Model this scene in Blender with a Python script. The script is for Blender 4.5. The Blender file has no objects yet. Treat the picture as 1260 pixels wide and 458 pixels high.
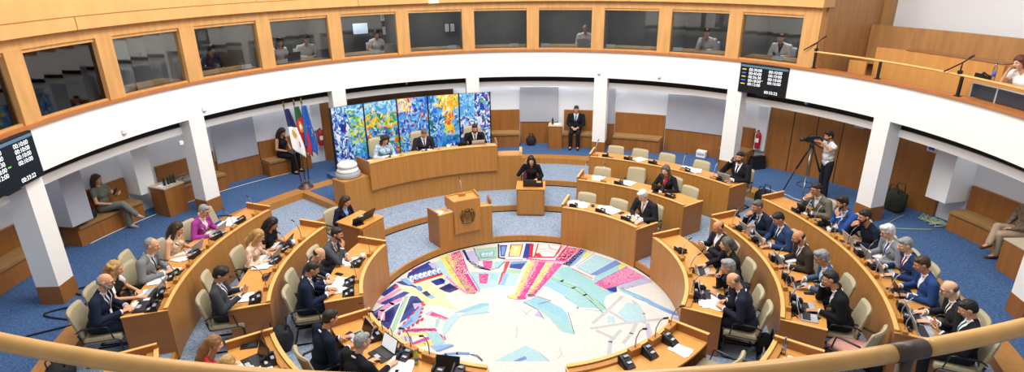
import bpy, bmesh, math, random
from math import sin, cos, pi, radians as rad, degrees as deg
from mathutils import Matrix, Vector, noise

SC = bpy.context.scene
COL = SC.collection
# ---------------------------------------------------------------- camera
S = 2.9
def look_matrix(yaw, pitch, roll):
    f = Vector((sin(yaw)*cos(pitch), cos(yaw)*cos(pitch), -sin(pitch)))
    r = Vector((cos(yaw), -sin(yaw), 0)); d = f.cross(r)
    r2 = cos(roll)*r + sin(roll)*d; d2 = -sin(roll)*r + cos(roll)*d
    return Matrix((( r2.x, -d2.x, -f.x, 0), (r2.y, -d2.y, -f.y, 0), (r2.z, -d2.z, -f.z, 0), (0, 0, 0, 1)))
cam_d = bpy.data.cameras.new('camera'); cam = bpy.data.objects.new('camera', cam_d); COL.objects.link(cam)
cam_d.sensor_fit = 'HORIZONTAL'; cam_d.sensor_width = 36.0; cam_d.lens = 36.0*714.4/1260.0
cam_d.clip_start = .05; cam_d.clip_end = 200
cam.matrix_world = Matrix.Translation((0, -3.2464*S, 2.116*S)) @ look_matrix(-.0194, .3665, .0129)
SC.camera = cam
# ---------------------------------------------------------------- light
wd = bpy.data.worlds.new('world'); SC.world = wd; wd.use_nodes = True
wd.node_tree.nodes['Background'].inputs[0].default_value = (.93, .96, 1, 1)
wd.node_tree.nodes['Background'].inputs[1].default_value = .34
def area(name, loc, size, power, color=(1, .97, .92), target=(0, 0, 0), shape='DISK', size_y=None):
    l = bpy.data.lights.new(name, 'AREA'); l.shape = shape; l.size = size; l.energy = power; l.color = color
    if size_y: l.size_y = size_y
    o = bpy.data.objects.new(name, l); COL.objects.link(o); o.location = loc
    o.rotation_euler = (Vector(target)-Vector(loc)).to_track_quat('-Z', 'Y').to_euler()
    return o
area('overhead_key_light', (0, 0, 9.6), 8.0, 1120, (1, .98, .95))  # added overhead key light; an unseen skylight is only assumed
for k in range(6):
    a = rad(30+60*k)
    area('overhead_fill_light', (6.3*sin(a), 6.3*cos(a), 9.2), 1.2, 85, (1, .95, .87), (2.6*sin(a), 2.6*cos(a), 0))  # unseen lamps added overhead to fill the chamber with light
for k in range(8):
    a = rad(-105+30*k)
    area('band_fill_light', (4.2*sin(a), 4.2*cos(a), 8.6), .8, 66, (1, .96, .92), (8.2*sin(a), 8.2*cos(a), 4.9))  # unseen lamps added to brighten the upper wooden band and fascia
SC.view_settings.view_transform = 'Standard'; SC.view_settings.look = 'None'
SC.view_settings.gamma = 1; SC.view_settings.use_curve_mapping = False
SC.view_settings.exposure = 0.0
SC.cycles.max_bounces = 6; SC.cycles.transparent_max_bounces = 8
try: SC.cycles.use_denoising = True
except Exception: pass
# ---------------------------------------------------------------- materials
def lin(h):
    if not isinstance(h, str): return tuple(h)
    v = [int(h[i:i+2], 16)/255 for i in (0, 2, 4)]
    return tuple(c/12.92 if c <= .04045 else ((c+.055)/1.055)**2.4 for c in v)
_m = {}
def mat(name, color, rough=.6, metal=0, var=0, scale=8, stretch=None, emit=0, bump=0, spec=.5, alpha=1, coat=0):
    if name in _m: return _m[name]
    m = bpy.data.materials.new(name); m.use_nodes = True; nt = m.node_tree; b = nt.nodes['Principled BSDF']
    c = lin(color); b.inputs['Base Color'].default_value = (*c, 1); b.inputs['Roughness'].default_value = rough
    b.inputs['Metallic'].default_value = metal; b.inputs['Specular IOR Level'].default_value = spec
    if coat: b.inputs['Coat Weight'].default_value = coat; b.inputs['Coat Roughness'].default_value = .15
    if emit: b.inputs['Emission Color'].default_value = (*c, 1); b.inputs['Emission Strength'].default_value = emit
    if var or bump:
        tc = nt.nodes.new('ShaderNodeTexCoord'); mp = nt.nodes.new('ShaderNodeMapping'); nz = nt.nodes.new('ShaderNodeTexNoise')
        nt.links.new(tc.outputs['Object'], mp.inputs[0]); nt.links.new(mp.outputs[0], nz.inputs['Vector'])
        if stretch: mp.inputs['Scale'].default_value = stretch
        nz.inputs['Scale'].default_value = scale; nz.inputs['Detail'].default_value = 4
    if var:
        rp = nt.nodes.new('ShaderNodeValToRGB'); rp.color_ramp.elements[0].position = .32; rp.color_ramp.elements[1].position = .68
        rp.color_ramp.elements[0].color = (*[max(0, x*(1-var)) for x in c], 1); rp.color_ramp.elements[1].color = (*[min(1, x*(1+var)) for x in c], 1)
        nt.links.new(nz.outputs[0], rp.inputs[0]); nt.links.new(rp.outputs[0], b.inputs['Base Color'])
    if bump:
        bp = nt.nodes.new('ShaderNodeBump'); bp.inputs['Strength'].default_value = bump; bp.inputs['Distance'].default_value = .01
        nt.links.new(nz.outputs[0], bp.inputs['Height']); nt.links.new(bp.outputs[0], b.inputs['Normal'])
    _m[name] = m; return m
WOOD = mat('wood_front', 'b27a38', .42, var=.10, scale=3, stretch=(5, 5, .35))
WOODT = mat('wood_top', 'd0924a', .35, var=.08, scale=4, stretch=(2, 2, 1))
WOODR = mat('wood_rim', 'e2ad66', .35, var=.05, scale=5)
WOODD = mat('wood_dark_panel', '96602a', .45, var=.13, scale=3, stretch=(4, 4, .3))
WOODE = mat('wood_end', '9c6532', .45, var=.07, scale=3, stretch=(1, 1, 4))
WOODU = mat('wood_upper', 'cc9a5e', .45, var=.10, scale=2.5, stretch=(4, 4, .5))
WOODRAIL = mat('wood_rail', 'e8b26a', .3, var=.10, scale=6, stretch=(1, 1, 1))
WHITE = mat('white_paint', 'f4f4f2', .6)
WALLW = mat('wall_white', 'e6e9ee', .7)
GREYP = mat('grey_panel', 'b0b2ba', .7, var=.03, scale=4)
BLACK = mat('black_plastic', '15161a', .4)
DARK = mat('dark_grey', '2b2d33', .5)
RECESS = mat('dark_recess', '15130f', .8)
STEEL = mat('steel', '8c8f94', .3, metal=.9)
BROWNM = mat('brown_metal', '5a4a42', .4, metal=.3)
CHROME = mat('chrome', 'c8c8cc', .15, metal=1)
BEIGE = mat('beige_fabric', 'b0a486', .8, var=.05, scale=60)
PAPER = mat('paper', 'f6f6f4', .6)
SILVER = mat('silver_plastic', 'b9bcc2', .35, metal=.3)
def carpet(name, c1, c2, scale):
    m = mat(name, c1, .95, bump=.0)
    nt = m.node_tree; b = nt.nodes['Principled BSDF']; tc = nt.nodes.new('ShaderNodeTexCoord'); nz = nt.nodes.new('ShaderNodeTexNoise')
    nz.inputs['Scale'].default_value = scale; nz.inputs['Detail'].default_value = 6; nz.inputs['Roughness'].default_value = .75
    rp = nt.nodes.new('ShaderNodeValToRGB'); rp.color_ramp.elements[0].position = .38; rp.color_ramp.elements[1].position = .62
    rp.color_ramp.elements[0].color = (*lin(c1), 1); rp.color_ramp.elements[1].color = (*lin(c2), 1)
    nt.links.new(tc.outputs['Object'], nz.inputs['Vector']); nt.links.new(nz.outputs[0], rp.inputs[0]); nt.links.new(rp.outputs[0], b.inputs['Base Color'])
    return m
CARP = carpet('carpet_pale', '5f7592', 'a6b4c6', 34)
CARPB = carpet('carpet_blue', '26426a', '4b6d9c', 26)
def glass(name, tint, gloss=.12, rough=.03):
    m = bpy.data.materials.new(name); m.use_nodes = True; nt = m.node_tree
    for n in list(nt.nodes):
        if n.type != 'OUTPUT_MATERIAL': nt.nodes.remove(n)
    out = nt.nodes['Material Output']; mx = nt.nodes.new('ShaderNodeMixShader'); tr = nt.nodes.new('ShaderNodeBsdfTransparent'); gl = nt.nodes.new('ShaderNodeBsdfGlossy')
    fr = nt.nodes.new('ShaderNodeFresnel'); fr.inputs[0].default_value = 1.5
    ad = nt.nodes.new('ShaderNodeMath'); ad.operation = 'ADD'; ad.inputs[1].default_value = gloss; ad.use_clamp = True
    tr.inputs[0].default_value = (*tint, 1); gl.inputs['Roughness'].default_value = rough
    nt.links.new(fr.outputs[0], ad.inputs[0]); nt.links.new(ad.outputs[0], mx.inputs[0]); nt.links.new(tr.outputs[0], mx.inputs[1]); nt.links.new(gl.outputs[0], mx.inputs[2]); nt.links.new(mx.outputs[0], out.inputs[0])
    return m
GLASS = glass('booth_glass', (.80, .82, .83), .04)
BOTTLEG = glass('bottle_glass', (.85, .92, .97), .1)
# ---------------------------------------------------------------- mesh helpers
def pt(R, a, z=0): return Vector((R*sin(rad(a)), R*cos(rad(a)), z))
class MB:
    def __init__(s): s.v = []; s.f = []; s.mi = []; s.sm = []
    def add(s, vs, fs, m=0, smooth=False, M=None):
        k = len(s.v)
        s.v += [(M @ Vector(v)) if M is not None else Vector(v) for v in vs]
        for f in fs: s.f.append([i+k for i in f]); s.mi.append(m); s.sm.append(smooth)
        return s
    def arc(s, R0, R1, a0, a1, z0, z1, n=None, m=0, lean=0):
        n = n or max(2, int(abs(a1-a0)/2.2)); closed = abs(a1-a0) >= 359.99
        vs = []; fs = []
        for i in range(n if closed else n+1):
            a = a0+(a1-a0)*i/n
            for R, z in ((R0, z0), (R1, z0), (R1+lean, z1), (R0+lean, z1)): vs.append(pt(R, a, z))
        N = n if closed else n+1
        for i in range(n):
            p = 4*i; q = 4*((i+1) % N)
            for j in range(4): fs.append((p+j, p+(j+1) % 4, q+(j+1) % 4, q+j))
        if not closed: fs += [(0, 3, 2, 1), (4*n, 4*n+1, 4*n+2, 4*n+3)]
        return s.add(vs, fs, m)
    def box(s, c, d, m=0, M=None, bev=0, rz=0):
        x, y, z = d[0]/2, d[1]/2, d[2]/2; L = Matrix.Translation(c)
        if rz: L = L @ Matrix.Rotation(rz, 4, 'Z')
        if M is not None: L = M @ L
        if bev:
            b = min(bev, x*.9, y*.9, z*.9); bm = bmesh.new(); bmesh.ops.create_cube(bm, size=1)
            for v in bm.verts: v.co = Vector((v.co.x*2*x, v.co.y*2*y, v.co.z*2*z))
            bmesh.ops.bevel(bm, geom=list(bm.edges), offset=b, segments=2, affect='EDGES', profile=.6)
            bm.verts.index_update(); vs = [v.co.copy() for v in bm.verts]; fs = [[v.index for v in f.verts] for f in bm.faces]; bm.free()
            return s.add(vs, fs, m, False, L)
        vs = [(i*x, j*y, k*z) for k in (-1, 1) for j in (-1, 1) for i in (-1, 1)]
        return s.add(vs, [(0, 2, 3, 1), (4, 5, 7, 6), (0, 1, 5, 4), (2, 6, 7, 3), (0, 4, 6, 2), (1, 3, 7, 5)], m, False, L)
    def tube(s, pts, r, n=8, m=0, M=None, cap=True, flat=1.0):
        P = [Vector(p) for p in pts]; rs = r if isinstance(r, (list, tuple)) else [r]*len(P)
        vs = []; fs = []; up = None
        for i, p in enumerate(P):
            t = (P[min(i+1, len(P)-1)]-P[max(i-1, 0)]).normalized()
            if up is None: up = Vector((0, 0, 1)) if abs(t.z) < .9 else Vector((1, 0, 0))
            a = t.cross(up).normalized(); b = a.cross(t).normalized(); up = b
            for k in range(n): w = 2*pi*k/n; vs.append(p+a*cos(w)*rs[i]+b*sin(w)*rs[i]*flat)
        for i in range(len(P)-1):
            for k in range(n): fs.append((i*n+k, i*n+(k+1) % n, (i+1)*n+(k+1) % n, (i+1)*n+k))
        if cap: fs += [tuple(range(n))[::-1], tuple(range((len(P)-1)*n, len(P)*n))]
        return s.add(vs, fs, m, True, M)
    def lathe(s, prof, n=16, m=0, M=None):
        vs = [(r*cos(2*pi*k/n), r*sin(2*pi*k/n), z) for r, z in prof for k in range(n)]; fs = []
        for i in range(len(prof)-1):
            for k in range(n): fs.append((i*n+k, i*n+(k+1) % n, (i+1)*n+(k+1) % n, (i+1)*n+k))
        fs += [tuple(range(n))[::-1], tuple(range((len(prof)-1)*n, len(prof)*n))]
        return s.add(vs, fs, m, True, M)
    def ell(s, c, r, m=0, M=None, n=12, R=None):
        vs = []; fs = []; h = n//2+1
        for i in range(h+1):
            t = pi*i/h
            for k in range(n): w = 2*pi*k/n; vs.append(Vector((r[0]*sin(t)*cos(w), r[1]*sin(t)*sin(w), r[2]*cos(t))))
        if R is not None: vs = [R @ v for v in vs]
        vs = [v+Vector(c) for v in vs]
        for i in range(h):
            for k in range(n): fs.append((i*n+k, (i+1)*n+k, (i+1)*n+(k+1) % n, i*n+(k+1) % n))
        return s.add(vs, fs, m, True, M)
    def cap(s, a, ra, b, rb, m=0, n=10):
        a = Vector(a); b = Vector(b); t = (b-a); L = t.length
        if L < 1e-6: return s.ell(a, (ra,)*3, m)
        t /= L; P = []; rr = []
        for k in range(4): w = pi/2*k/4; P.append(a-t*ra*cos(w)); rr.append(max(1e-4, ra*sin(w)))
        P.append(a); rr.append(ra); P.append(b); rr.append(rb)
        for k in range(1, 5): w = pi/2*k/4; P.append(b+t*rb*sin(w)); rr.append(max(1e-4, rb*cos(w)))
        return s.tube(P, rr, n, m)
    def prism(s, poly, z0, z1, m=0, M=None):
        n = len(poly); vs = [(x, y, z0) for x, y in poly]+[(x, y, z1) for x, y in poly]
        fs = [tuple(range(n))[::-1], tuple(range(n, 2*n))]+[(i, (i+1) % n, n+(i+1) % n, n+i) for i in range(n)]
        return s.add(vs, fs, m, False, M)
    def mesh(s, name, mats):
        me = bpy.data.meshes.new(name); me.from_pydata([tuple(v) for v in s.v], [], s.f)
        for mm in (mats if isinstance(mats, (list, tuple)) else [mats]): me.materials.append(mm)
        me.polygons.foreach_set('material_index', s.mi); me.polygons.foreach_set('use_smooth', s.sm); me.update()
        bm = bmesh.new(); bm.from_mesh(me); bmesh.ops.recalc_face_normals(bm, faces=bm.faces); bm.to_mesh(me); bm.free()
        return me
    def build(s, name, mats, parent=None, world=False, **tags):
        if world and parent is not None:
            inv = parent.matrix_basis.inverted(); s.v = [inv @ v for v in s.v]
        return put(name, s.mesh(name, mats), parent, **tags)
def put(name, me, parent=None, M=None, mats=None, **tags):
    o = bpy.data.objects.new(name, me); COL.objects.link(o)
    if parent is not None: o.parent = parent
    if M is not None: o.matrix_basis = M
    if mats:
        for i, mm in enumerate(mats): o.material_slots[i].link = 'OBJECT'; o.material_slots[i].material = mm
    for k, v in tags.items():
        if v is not None: o[k] = v
    return o
def thing(name, label, category, loc=(0, 0, 0), rz=0, group=None):
    o = bpy.data.objects.new(name, None); COL.objects.link(o); o.empty_display_size = .1
    o.matrix_basis = Matrix.Translation(loc) @ Matrix.Rotation(rz, 4, 'Z')
    o['label'] = label; o['category'] = category
    if group: o['group'] = group
    return o
def struct(name, mb, mats, parent=None, label=None): return mb.build(name, mats, parent, kind='structure', label=label)
def facing(a): return pi-rad(a)           # local +Y looks at the centre of the chamber
def frame(R, a, z, turn=0): return Matrix.Translation(pt(R, a, z)) @ Matrix.Rotation(facing(a)+rad(turn), 4, 'Z')
_mesh = {}
def cached(key, fn):
    if key not in _mesh: _mesh[key] = fn()
    return _mesh[key]
TZ = [0, .155, .31, .465, .62]
# ================================================================ STRUCTURE
# mosaic floor of the well: one disc, its picture laid in as flat coloured tiles
PAL = dict(b='1f3f9a', lb='6f9fe0', sb='8dbbe8', na='16236b', cy='a4d6dc', pc='b8dde6', pk='e0409a', lp='ec9cc2', ye='f4e27a', ly='f6f2c0', rd='d8283c', wh='f4f2ee', gy='c8cad2', lg='a6d6b4', li='deecb4', pu='7a4aa8', lv='c2bfe4', bl2='7c97d4', or_='f2c06a', st='98cfe4', base='e8e7e2')
MOSAIC = """P pc -34,145 -7,133 -19,87 -36,87 -93,76 -105,87 -110,146
P cy 78,163 100,169 145,109 159,86 150,19 91,19 72,59 45,87 33,87
P cy 99,169 139,114 149,97 163,72 185,70 162,48 153,19 88,19 90,49
P st 57,103 80,103 96,75 77,49 45,81 39,98
P wh 30,84 50,84 77,54 97,19 86,19 66,49 44,70
P cy 10,38 31,18 73,-6 84,-34 91,-78 69,-69 51,-30 28,3 -1,28
P st 24,49 43,38 74,6 83,-16 84,-43 67,-20 31,11 10,33
P pc -99,14 -65,26 -63,-11 -97,-15
P st -99,9 -65,26 -69,14 -98,-6
P pc -49,-151 3,-108 27,-126 45,-151
P bl2 -18,-150 3,-137 6,-145 -6,-151
P cy 127,48 152,48 158,8 147,-9 132,18
P cy 88,48 121,48 141,8 105,9
L1.2 na 82,48 105,4 144,-2
L6 wh 79,44 103,7 143,2
L1.2 na 124,48 149,-9
L9 lg 134,38 152,3
L1 na 136,33 143,35 156,5
L10 lg 58,121 81,109 102,81 122,54 141,28
L0.8 na 58,124 69,115 80,103 97,92 113,81 128,54 136,33
L0.8 na 58,118 83,92 102,78 121,49 133,26
L7 gy 126,-43 159,-2 194,48
L7 gy 121,-59 192,-41 273,-26
L7 gy 212,43 224,-12 220,-44
L7 gy 157,3 192,-43
L7 gy 172,-102 191,-74 205,-43
L7 gy 130,-65 159,-90
L7 gy 142,-141 150,-98 173,-65
L7 gy 224,-86 225,-44
P pc 157,-16 169,-21 167,-43 153,-41
P pc 201,27 224,17 222,-35 192,-39 176,-11
P lv 219,-52 226,-50 224,-86 216,-86
P sb 213,48 230,48 287,-9 285,-21 271,-12
P bl2 255,12 287,-12 285,-21 274,-11
P wh 210,45 277,-21 272,-28 204,43
L1.2 lv 209,43 275,-25
P lv 277,-21 286,-26 282,-48 269,-41
P wh 102,166 165,234 204,197 144,132 117,159
P pc 116,166 162,224 201,194 141,135
P bl2 141,135 204,197 214,181 155,129
P cy 149,125 207,174 222,171 165,111 144,103
P ye 207,174 218,184 225,171 204,153
L2 rd 99,169 153,238
L1.2 pu 114,169 162,231
L2.2 rd 105,160 145,117
L1.2 pu 117,163 147,129
P na 102,201 134,249 144,245 100,178
P ye 132,224 147,243 155,240 120,198
P lb 100,178 132,228 120,198 99,169
P wh 106,259 133,252 102,208
S40/3/3/1 rd 106,256 132,252 116,228 102,211
P lp 146,97 224,168 255,124 165,75
S130/2.2/4/1.3 pk 147,97 221,165 252,124 166,76
L1.4 pu 146,98 225,169
L1.4 pu 164,74 255,124
P pk 146,97 164,111 178,83 165,75
S40/2/56/1 lp 146,97 164,111 178,83 165,75
S40/2/5/1 lp 146,97 164,111 178,83 165,75
P lv 187,86 256,122 265,102 197,72
S60/2.5/6/1 gy 187,86 256,122 265,102 197,72
P b 167,75 189,86 187,64 181,63
P lb 167,75 181,63 175,59
P sb 192,78 198,80 244,38 256,19 248,19 223,46
P st 191,75 209,64 234,43 230,38 203,59
P wh 187,67 240,23 234,19 184,61
P lg -112,254 -60,264 -56,209 -100,199
P cy -103,243 -65,250 -63,212 -96,209
L1.2 na -112,254 -103,216 -95,196
L1 na -98,236 -66,245 -65,216 -93,211 -98,236
L4 wh -92,223 -85,236 -78,223 -69,236
L1.5 na -115,203 -92,196 -58,209
P wh -59,275 -32,279 -39,205 -56,209
P b -54,272 -36,273 -41,215 -50,217
P na -59,278 -55,278 -52,209 -56,210
P na -55,214 -39,210 -40,202 -55,208
P lb -50,266 -39,267 -43,222 -48,224
P wh -32,279 7,282 -3,205 -37,205
P rd -29,275 1,277 -6,217 -33,215
P wh -26,271 -2,273 -8,220 -30,219
P ye -24,270 -4,273 -5,250 -9,223 -27,222 -30,243
P ly -21,261 -11,263 -14,232 -22,230
P b 7,280 22,280 13,208 -1,208
L3 lp -42,202 0,202
L1 rd -42,198 0,198
P rd 17,278 91,270 75,208 13,210
P wh 26,277 88,269 69,215 21,216
L3 rd 36,278 26,216
L1.5 rd 38,249 58,256 77,245
L1.5 rd 29,229 51,242 73,232
L1.5 rd 59,274 64,253 77,249
L2 rd 28,218 69,211
P rd 29,229 38,232 43,216 28,218
P lp 91,267 132,252 92,188 71,195
S70/3.5/8/1 rd 94,265 131,250 94,195 74,198
L2.5 rd 104,267 71,195
L3 wh 99,267 68,201
P na 132,250 142,245 100,172 85,179 99,195
S40/1.8/9/1 lv 129,245 142,245 101,175 89,182
P sb 142,245 150,238 110,175 100,169
P ye 146,241 155,238 138,207 128,207
L4 pk 7,207 43,198 99,195
L5 lp 8,202 49,192 89,189
P pk -89,196 -67,196 -68,161 -85,161
S40/2/103/1 lp -89,196 -67,196 -68,161 -85,161
P pk -94,139 -73,139 -74,98 -89,100
S40/2/105/1 lp -94,139 -73,139 -74,98 -89,100
S25/2/10/1 lp -93,139 -82,139 -80,101 -88,101
P cy -62,192 -40,196 -53,164 -64,164
P cy -67,139 -52,139 -54,110 -68,113
L2 gy -110,144 -37,144
P rd -39,192 -28,194 -37,145 -49,93 -51,94 -46,142 -42,151
P b -26,192 10,195 -4,157 -30,164
P lb -26,192 10,195 8,185 -27,179
P lg -33,160 -1,154 -7,139 -34,142
P sb -42,139 -30,139 -38,92 -46,92
L5 na -113,186 -93,164 -71,155
L2 na -71,155 -53,164 -40,192
L3 b -114,196 -100,177 -84,164
P ye 15,198 36,195 -1,54 -18,57
P lp 27,196 43,194 4,52 -8,52
P pk 36,192 50,188 6,57 1,47 -6,49
S150/2.2/11/1.2 pk 50,190 19,198 -15,57 6,49
S70/2/12/1.2 ly 15,198 43,195 1,54 -18,57
P ye 52,188 64,185 18,57 10,60
P pk 66,185 87,182 22,52 17,52
S40/2/125/1 lp 66,185 87,182 22,52 17,52
S120/2.2/13/1.1 pk 89,183 55,188 11,60 21,52
S50/2/14/1 ly 53,187 76,183 21,57 10,60
P ye -32,52 -18,57 4,47 6,39 -13,38 -29,43
P pk -13,47 -6,52 6,47 6,39 -10,37
P pk 8,57 21,60 24,49 10,47
S40/2/131/1 lp 8,57 21,60 24,49 10,47
L1.2 pu -32,52 -29,43 -12,37 6,39
P wh -107,104 -100,99 -90,68 -103,58
P pk -107,110 -91,74 -98,60 -103,60
S40/2/135/1 lp -107,110 -91,74 -98,60 -103,60
P or_ -105,87 -99,74 -100,60 -103,60
P pc -207,177 -182,203 -152,134 -136,88 -161,105 -171,140 -199,165
P ye -190,213 -163,230 -141,140 -156,137 -176,190
P pk -163,231 -144,245 -132,203 -118,155 -126,140 -141,140
S120/2.5/15/1 ly -167,230 -141,237 -119,146 -147,140
S70/2.5/16/1 pk -144,244 -175,220 -153,140 -119,143
P ye -154,134 -141,137 -105,66 -112,61 -137,99
P pk -141,137 -117,140 -90,71 -97,58 -110,60
S110/2.4/17/1 ly -149,134 -126,137 -93,66 -110,60
S40/2/18/1 or_ -149,134 -135,137 -96,63 -110,60
L1.2 pu -139,244 -130,196 -118,152 -88,76 -89,66
L1.2 pu -174,213 -140,134 -110,63
P lv -135,237 -107,247 -96,183 -115,196
L6 na -136,247 -122,203 -101,167 -73,156
S40/1.8/19/1 wh -121,203 -106,196 -94,164 -104,164
L1.2 na -114,258 -105,223 -97,209 -61,212
P rd -241,156 -209,190 -201,168 -226,143
P lp -228,162 -212,181 -209,171 -222,156
P b -244,143 -208,194 -177,161 -171,137 -223,105 -244,125
P lv -208,184 -196,190 -177,161 -195,162
P wh -240,127 -234,133 -227,122 -227,112 -232,109
P sb -234,122 -230,126 -227,114 -232,111
P wh -231,133 -226,138 -218,128 -218,117 -224,114
P sb -226,128 -221,131 -218,119 -223,116
P wh -223,138 -217,144 -210,133 -209,122 -215,119
P sb -217,133 -212,137 -210,125 -214,121
P wh -214,143 -208,149 -201,138 -200,128 -207,124
P sb -208,138 -203,142 -201,130 -206,126
P wh -205,149 -199,155 -192,144 -192,133 -198,129
P sb -199,144 -194,147 -192,135 -197,132
P wh -196,154 -190,160 -183,149 -183,138 -189,135
P sb -190,149 -185,153 -183,141 -188,137
P wh -187,160 -181,166 -174,155 -174,144 -180,140
P sb -181,155 -176,158 -174,146 -179,142
P rd -229,105 -172,143 -169,135 -223,98
P ly -223,98 -169,135 -163,125 -216,85
P b -192,108 -172,122 -162,110 -162,99 -177,91
P na -177,116 -169,121 -161,110 -165,100
P na -171,80 -151,100 -130,77 -147,63 -158,69
L5 wh -182,85 -160,96 -153,110
L6 lp -161,128 -136,88 -110,60
P li -214,91 -193,105 -155,60 -140,20 -172,20
P li -250,80 -225,85 -174,34 -167,20 -194,20
P ly -198,99 -185,88 -149,34 -164,40
P b -263,105 -245,114 -227,94 -204,80 -204,69 -226,88 -247,94
P sb -257,117 -244,123 -224,94 -235,94
P na -203,63 -194,71 -183,55 -187,45
P sb -191,50 -180,55 -173,45 -181,40
P lb -220,83 -212,91 -204,80 -209,69
P b -287,58 -263,100 -254,85 -275,50
P rd -263,86 -258,97 -253,85 -257,80
P lp -286,30 -253,80 -244,77 -277,21
P b -277,27 -239,69 -227,64 -255,21 -274,21
P na -226,30 -221,45 -202,35 -205,20 -225,21
P wh -255,21 -224,63 -216,58 -241,21
P na -239,25 -219,53 -213,48 -225,22
P b -290,-14 -272,14 -238,50 -210,50 -188,19 -226,-42 -232,-85 -270,-51 -283,-35
P na -285,-24 -266,0 -265,-19 -279,-38
P na -261,-10 -242,14 -243,-10 -245,-38 -260,-38
P lb -284,-14 -268,19 -243,45 -245,29 -268,7
P na -226,4 -214,39 -198,29 -214,9 -227,-19
P lv -214,24 -192,27 -190,14 -207,4
L13 lp -273,-40 -263,-31 -269,0 -255,24 -231,45
L4 wh -275,-47 -263,-42 -264,-5 -249,19 -228,42
P pk -266,-58 -241,-53 -240,-77 -252,-71
S40/2/201/1 lp -266,-58 -241,-53 -240,-77 -252,-71
S30/2.5/20/1 na -267,-53 -242,-51 -243,-64 -260,-64
P lg -240,-79 -233,47 -227,50 -227,-56 -230,-90
L3 wh -230,-90 -225,50
L3 wh -241,-79 -236,47
P sb -222,-47 -198,14 -192,9 -192,-38 -214,-60 -226,-77
P lb -218,-49 -208,-24 -203,-36 -217,-58
P rd -226,-58 -224,-51 -221,-56 -224,-64
P rd -221,-42 -218,-35 -216,-40 -218,-49
P rd -216,-26 -213,-18 -210,-24 -213,-32
P rd -210,-9 -207,-1 -205,-7 -207,-16
P rd -205,8 -202,16 -199,10 -202,1
P rd -199,26 -196,34 -193,28 -196,19
P rd -224,-73 -220,-68 -218,-75 -221,-80
P rd -218,-64 -213,-59 -211,-67 -215,-72
P rd -211,-56 -206,-50 -204,-58 -208,-63
P rd -204,-47 -200,-41 -198,-49 -201,-55
P rd -198,-38 -193,-32 -191,-41 -195,-46
P rd -191,-29 -186,-23 -184,-32 -188,-37
P rd -195,-39 -190,-36 -190,-30 -195,-31
P rd -195,-26 -190,-23 -190,-17 -195,-19
P rd -195,-13 -190,-10 -190,-3 -195,-5
P rd -195,0 -190,3 -190,10 -195,8
P rd -195,14 -190,17 -190,24 -195,22
P ye -217,-75 -175,-69 -154,-69 -155,-74 -213,-82
P pk -214,-64 -197,-58 -158,-58 -154,-67 -190,-69 -210,-71
S40/2/21/1 pu -211,-62 -158,-58 -157,-65 -209,-69
S30/2/22/1 ly -215,-69 -159,-64 -158,-72 -214,-77
P lv -217,-83 -198,-81 -192,-102 -208,-106
L1.5 na -209,-83 -202,-104
L1.2 na -200,-82 -193,-100
P ye -192,-108 -156,-90 -139,-86 -139,-102 -168,-110 -190,-110
P pk -203,-108 -172,-86 -151,-76 -140,-81 -136,-92 -140,-94 -152,-83 -188,-106
S50/2.2/23/1 ly -177,-98 -139,-86 -140,-98 -176,-108
L1.4 pu -203,-108 -172,-86 -150,-75 -138,-84 -136,-92
P pk -182,-12 -174,-4 -135,-29 -136,-36 -174,-17
P lv -184,-10 -178,-4 -172,-6 -175,-15 -181,-17
S20/1.8/24/1 ly -167,-15 -138,-31 -138,-36 -169,-20
L1.2 pu -174,-4 -134,-30
P cy -162,-29 -154,-29 -155,-54 -160,-54
P cy -173,-73 -154,-67 -135,-102 -153,-110
P sb -161,-110 -127,-104 -119,-108 -146,-126
P bl2 -150,-124 -122,-106 -120,-111 -143,-126
L7 bl2 -149,-144 -131,-133 -112,-130 -93,-131
L1.4 na -93,-131 -78,-139 -68,-151
P pc -141,-146 -126,-135 -107,-134 -117,-151 -134,-151
P pc -143,-33 -125,-6 -118,-20 -132,-60 -142,-86 -146,-56
P st -130,-8 -84,24 -69,26 -68,16 -109,-6
P pc -109,-6 -68,16 -67,-6 -118,-20
P li -185,34 -169,44 -127,9 -120,-1 -143,9
P wh -66,-6 -64,21 -59,14 -60,-5
L2 gy -12,-52 -11,-65 -13,-86
L1.2 na 0,28 28,1 38,-29
P lv 20,-16 29,-1 35,-25
L3 gy 5,-15 16,4
P wh 6,-20 17,4 28,-1 20,-18
L2 gy -4,4 8,-15
L1 na 29,21 54,33 27,49
L1 na 84,-6 87,-39 90,-74
L1.2 gy 51,-32 60,-48 65,-69
L1.5 na -88,-133 -78,-135 -68,-148
L1.5 gy 61,-118 65,-130 57,-145
L1.5 gy 27,-128 36,-141 42,-150"""
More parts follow.
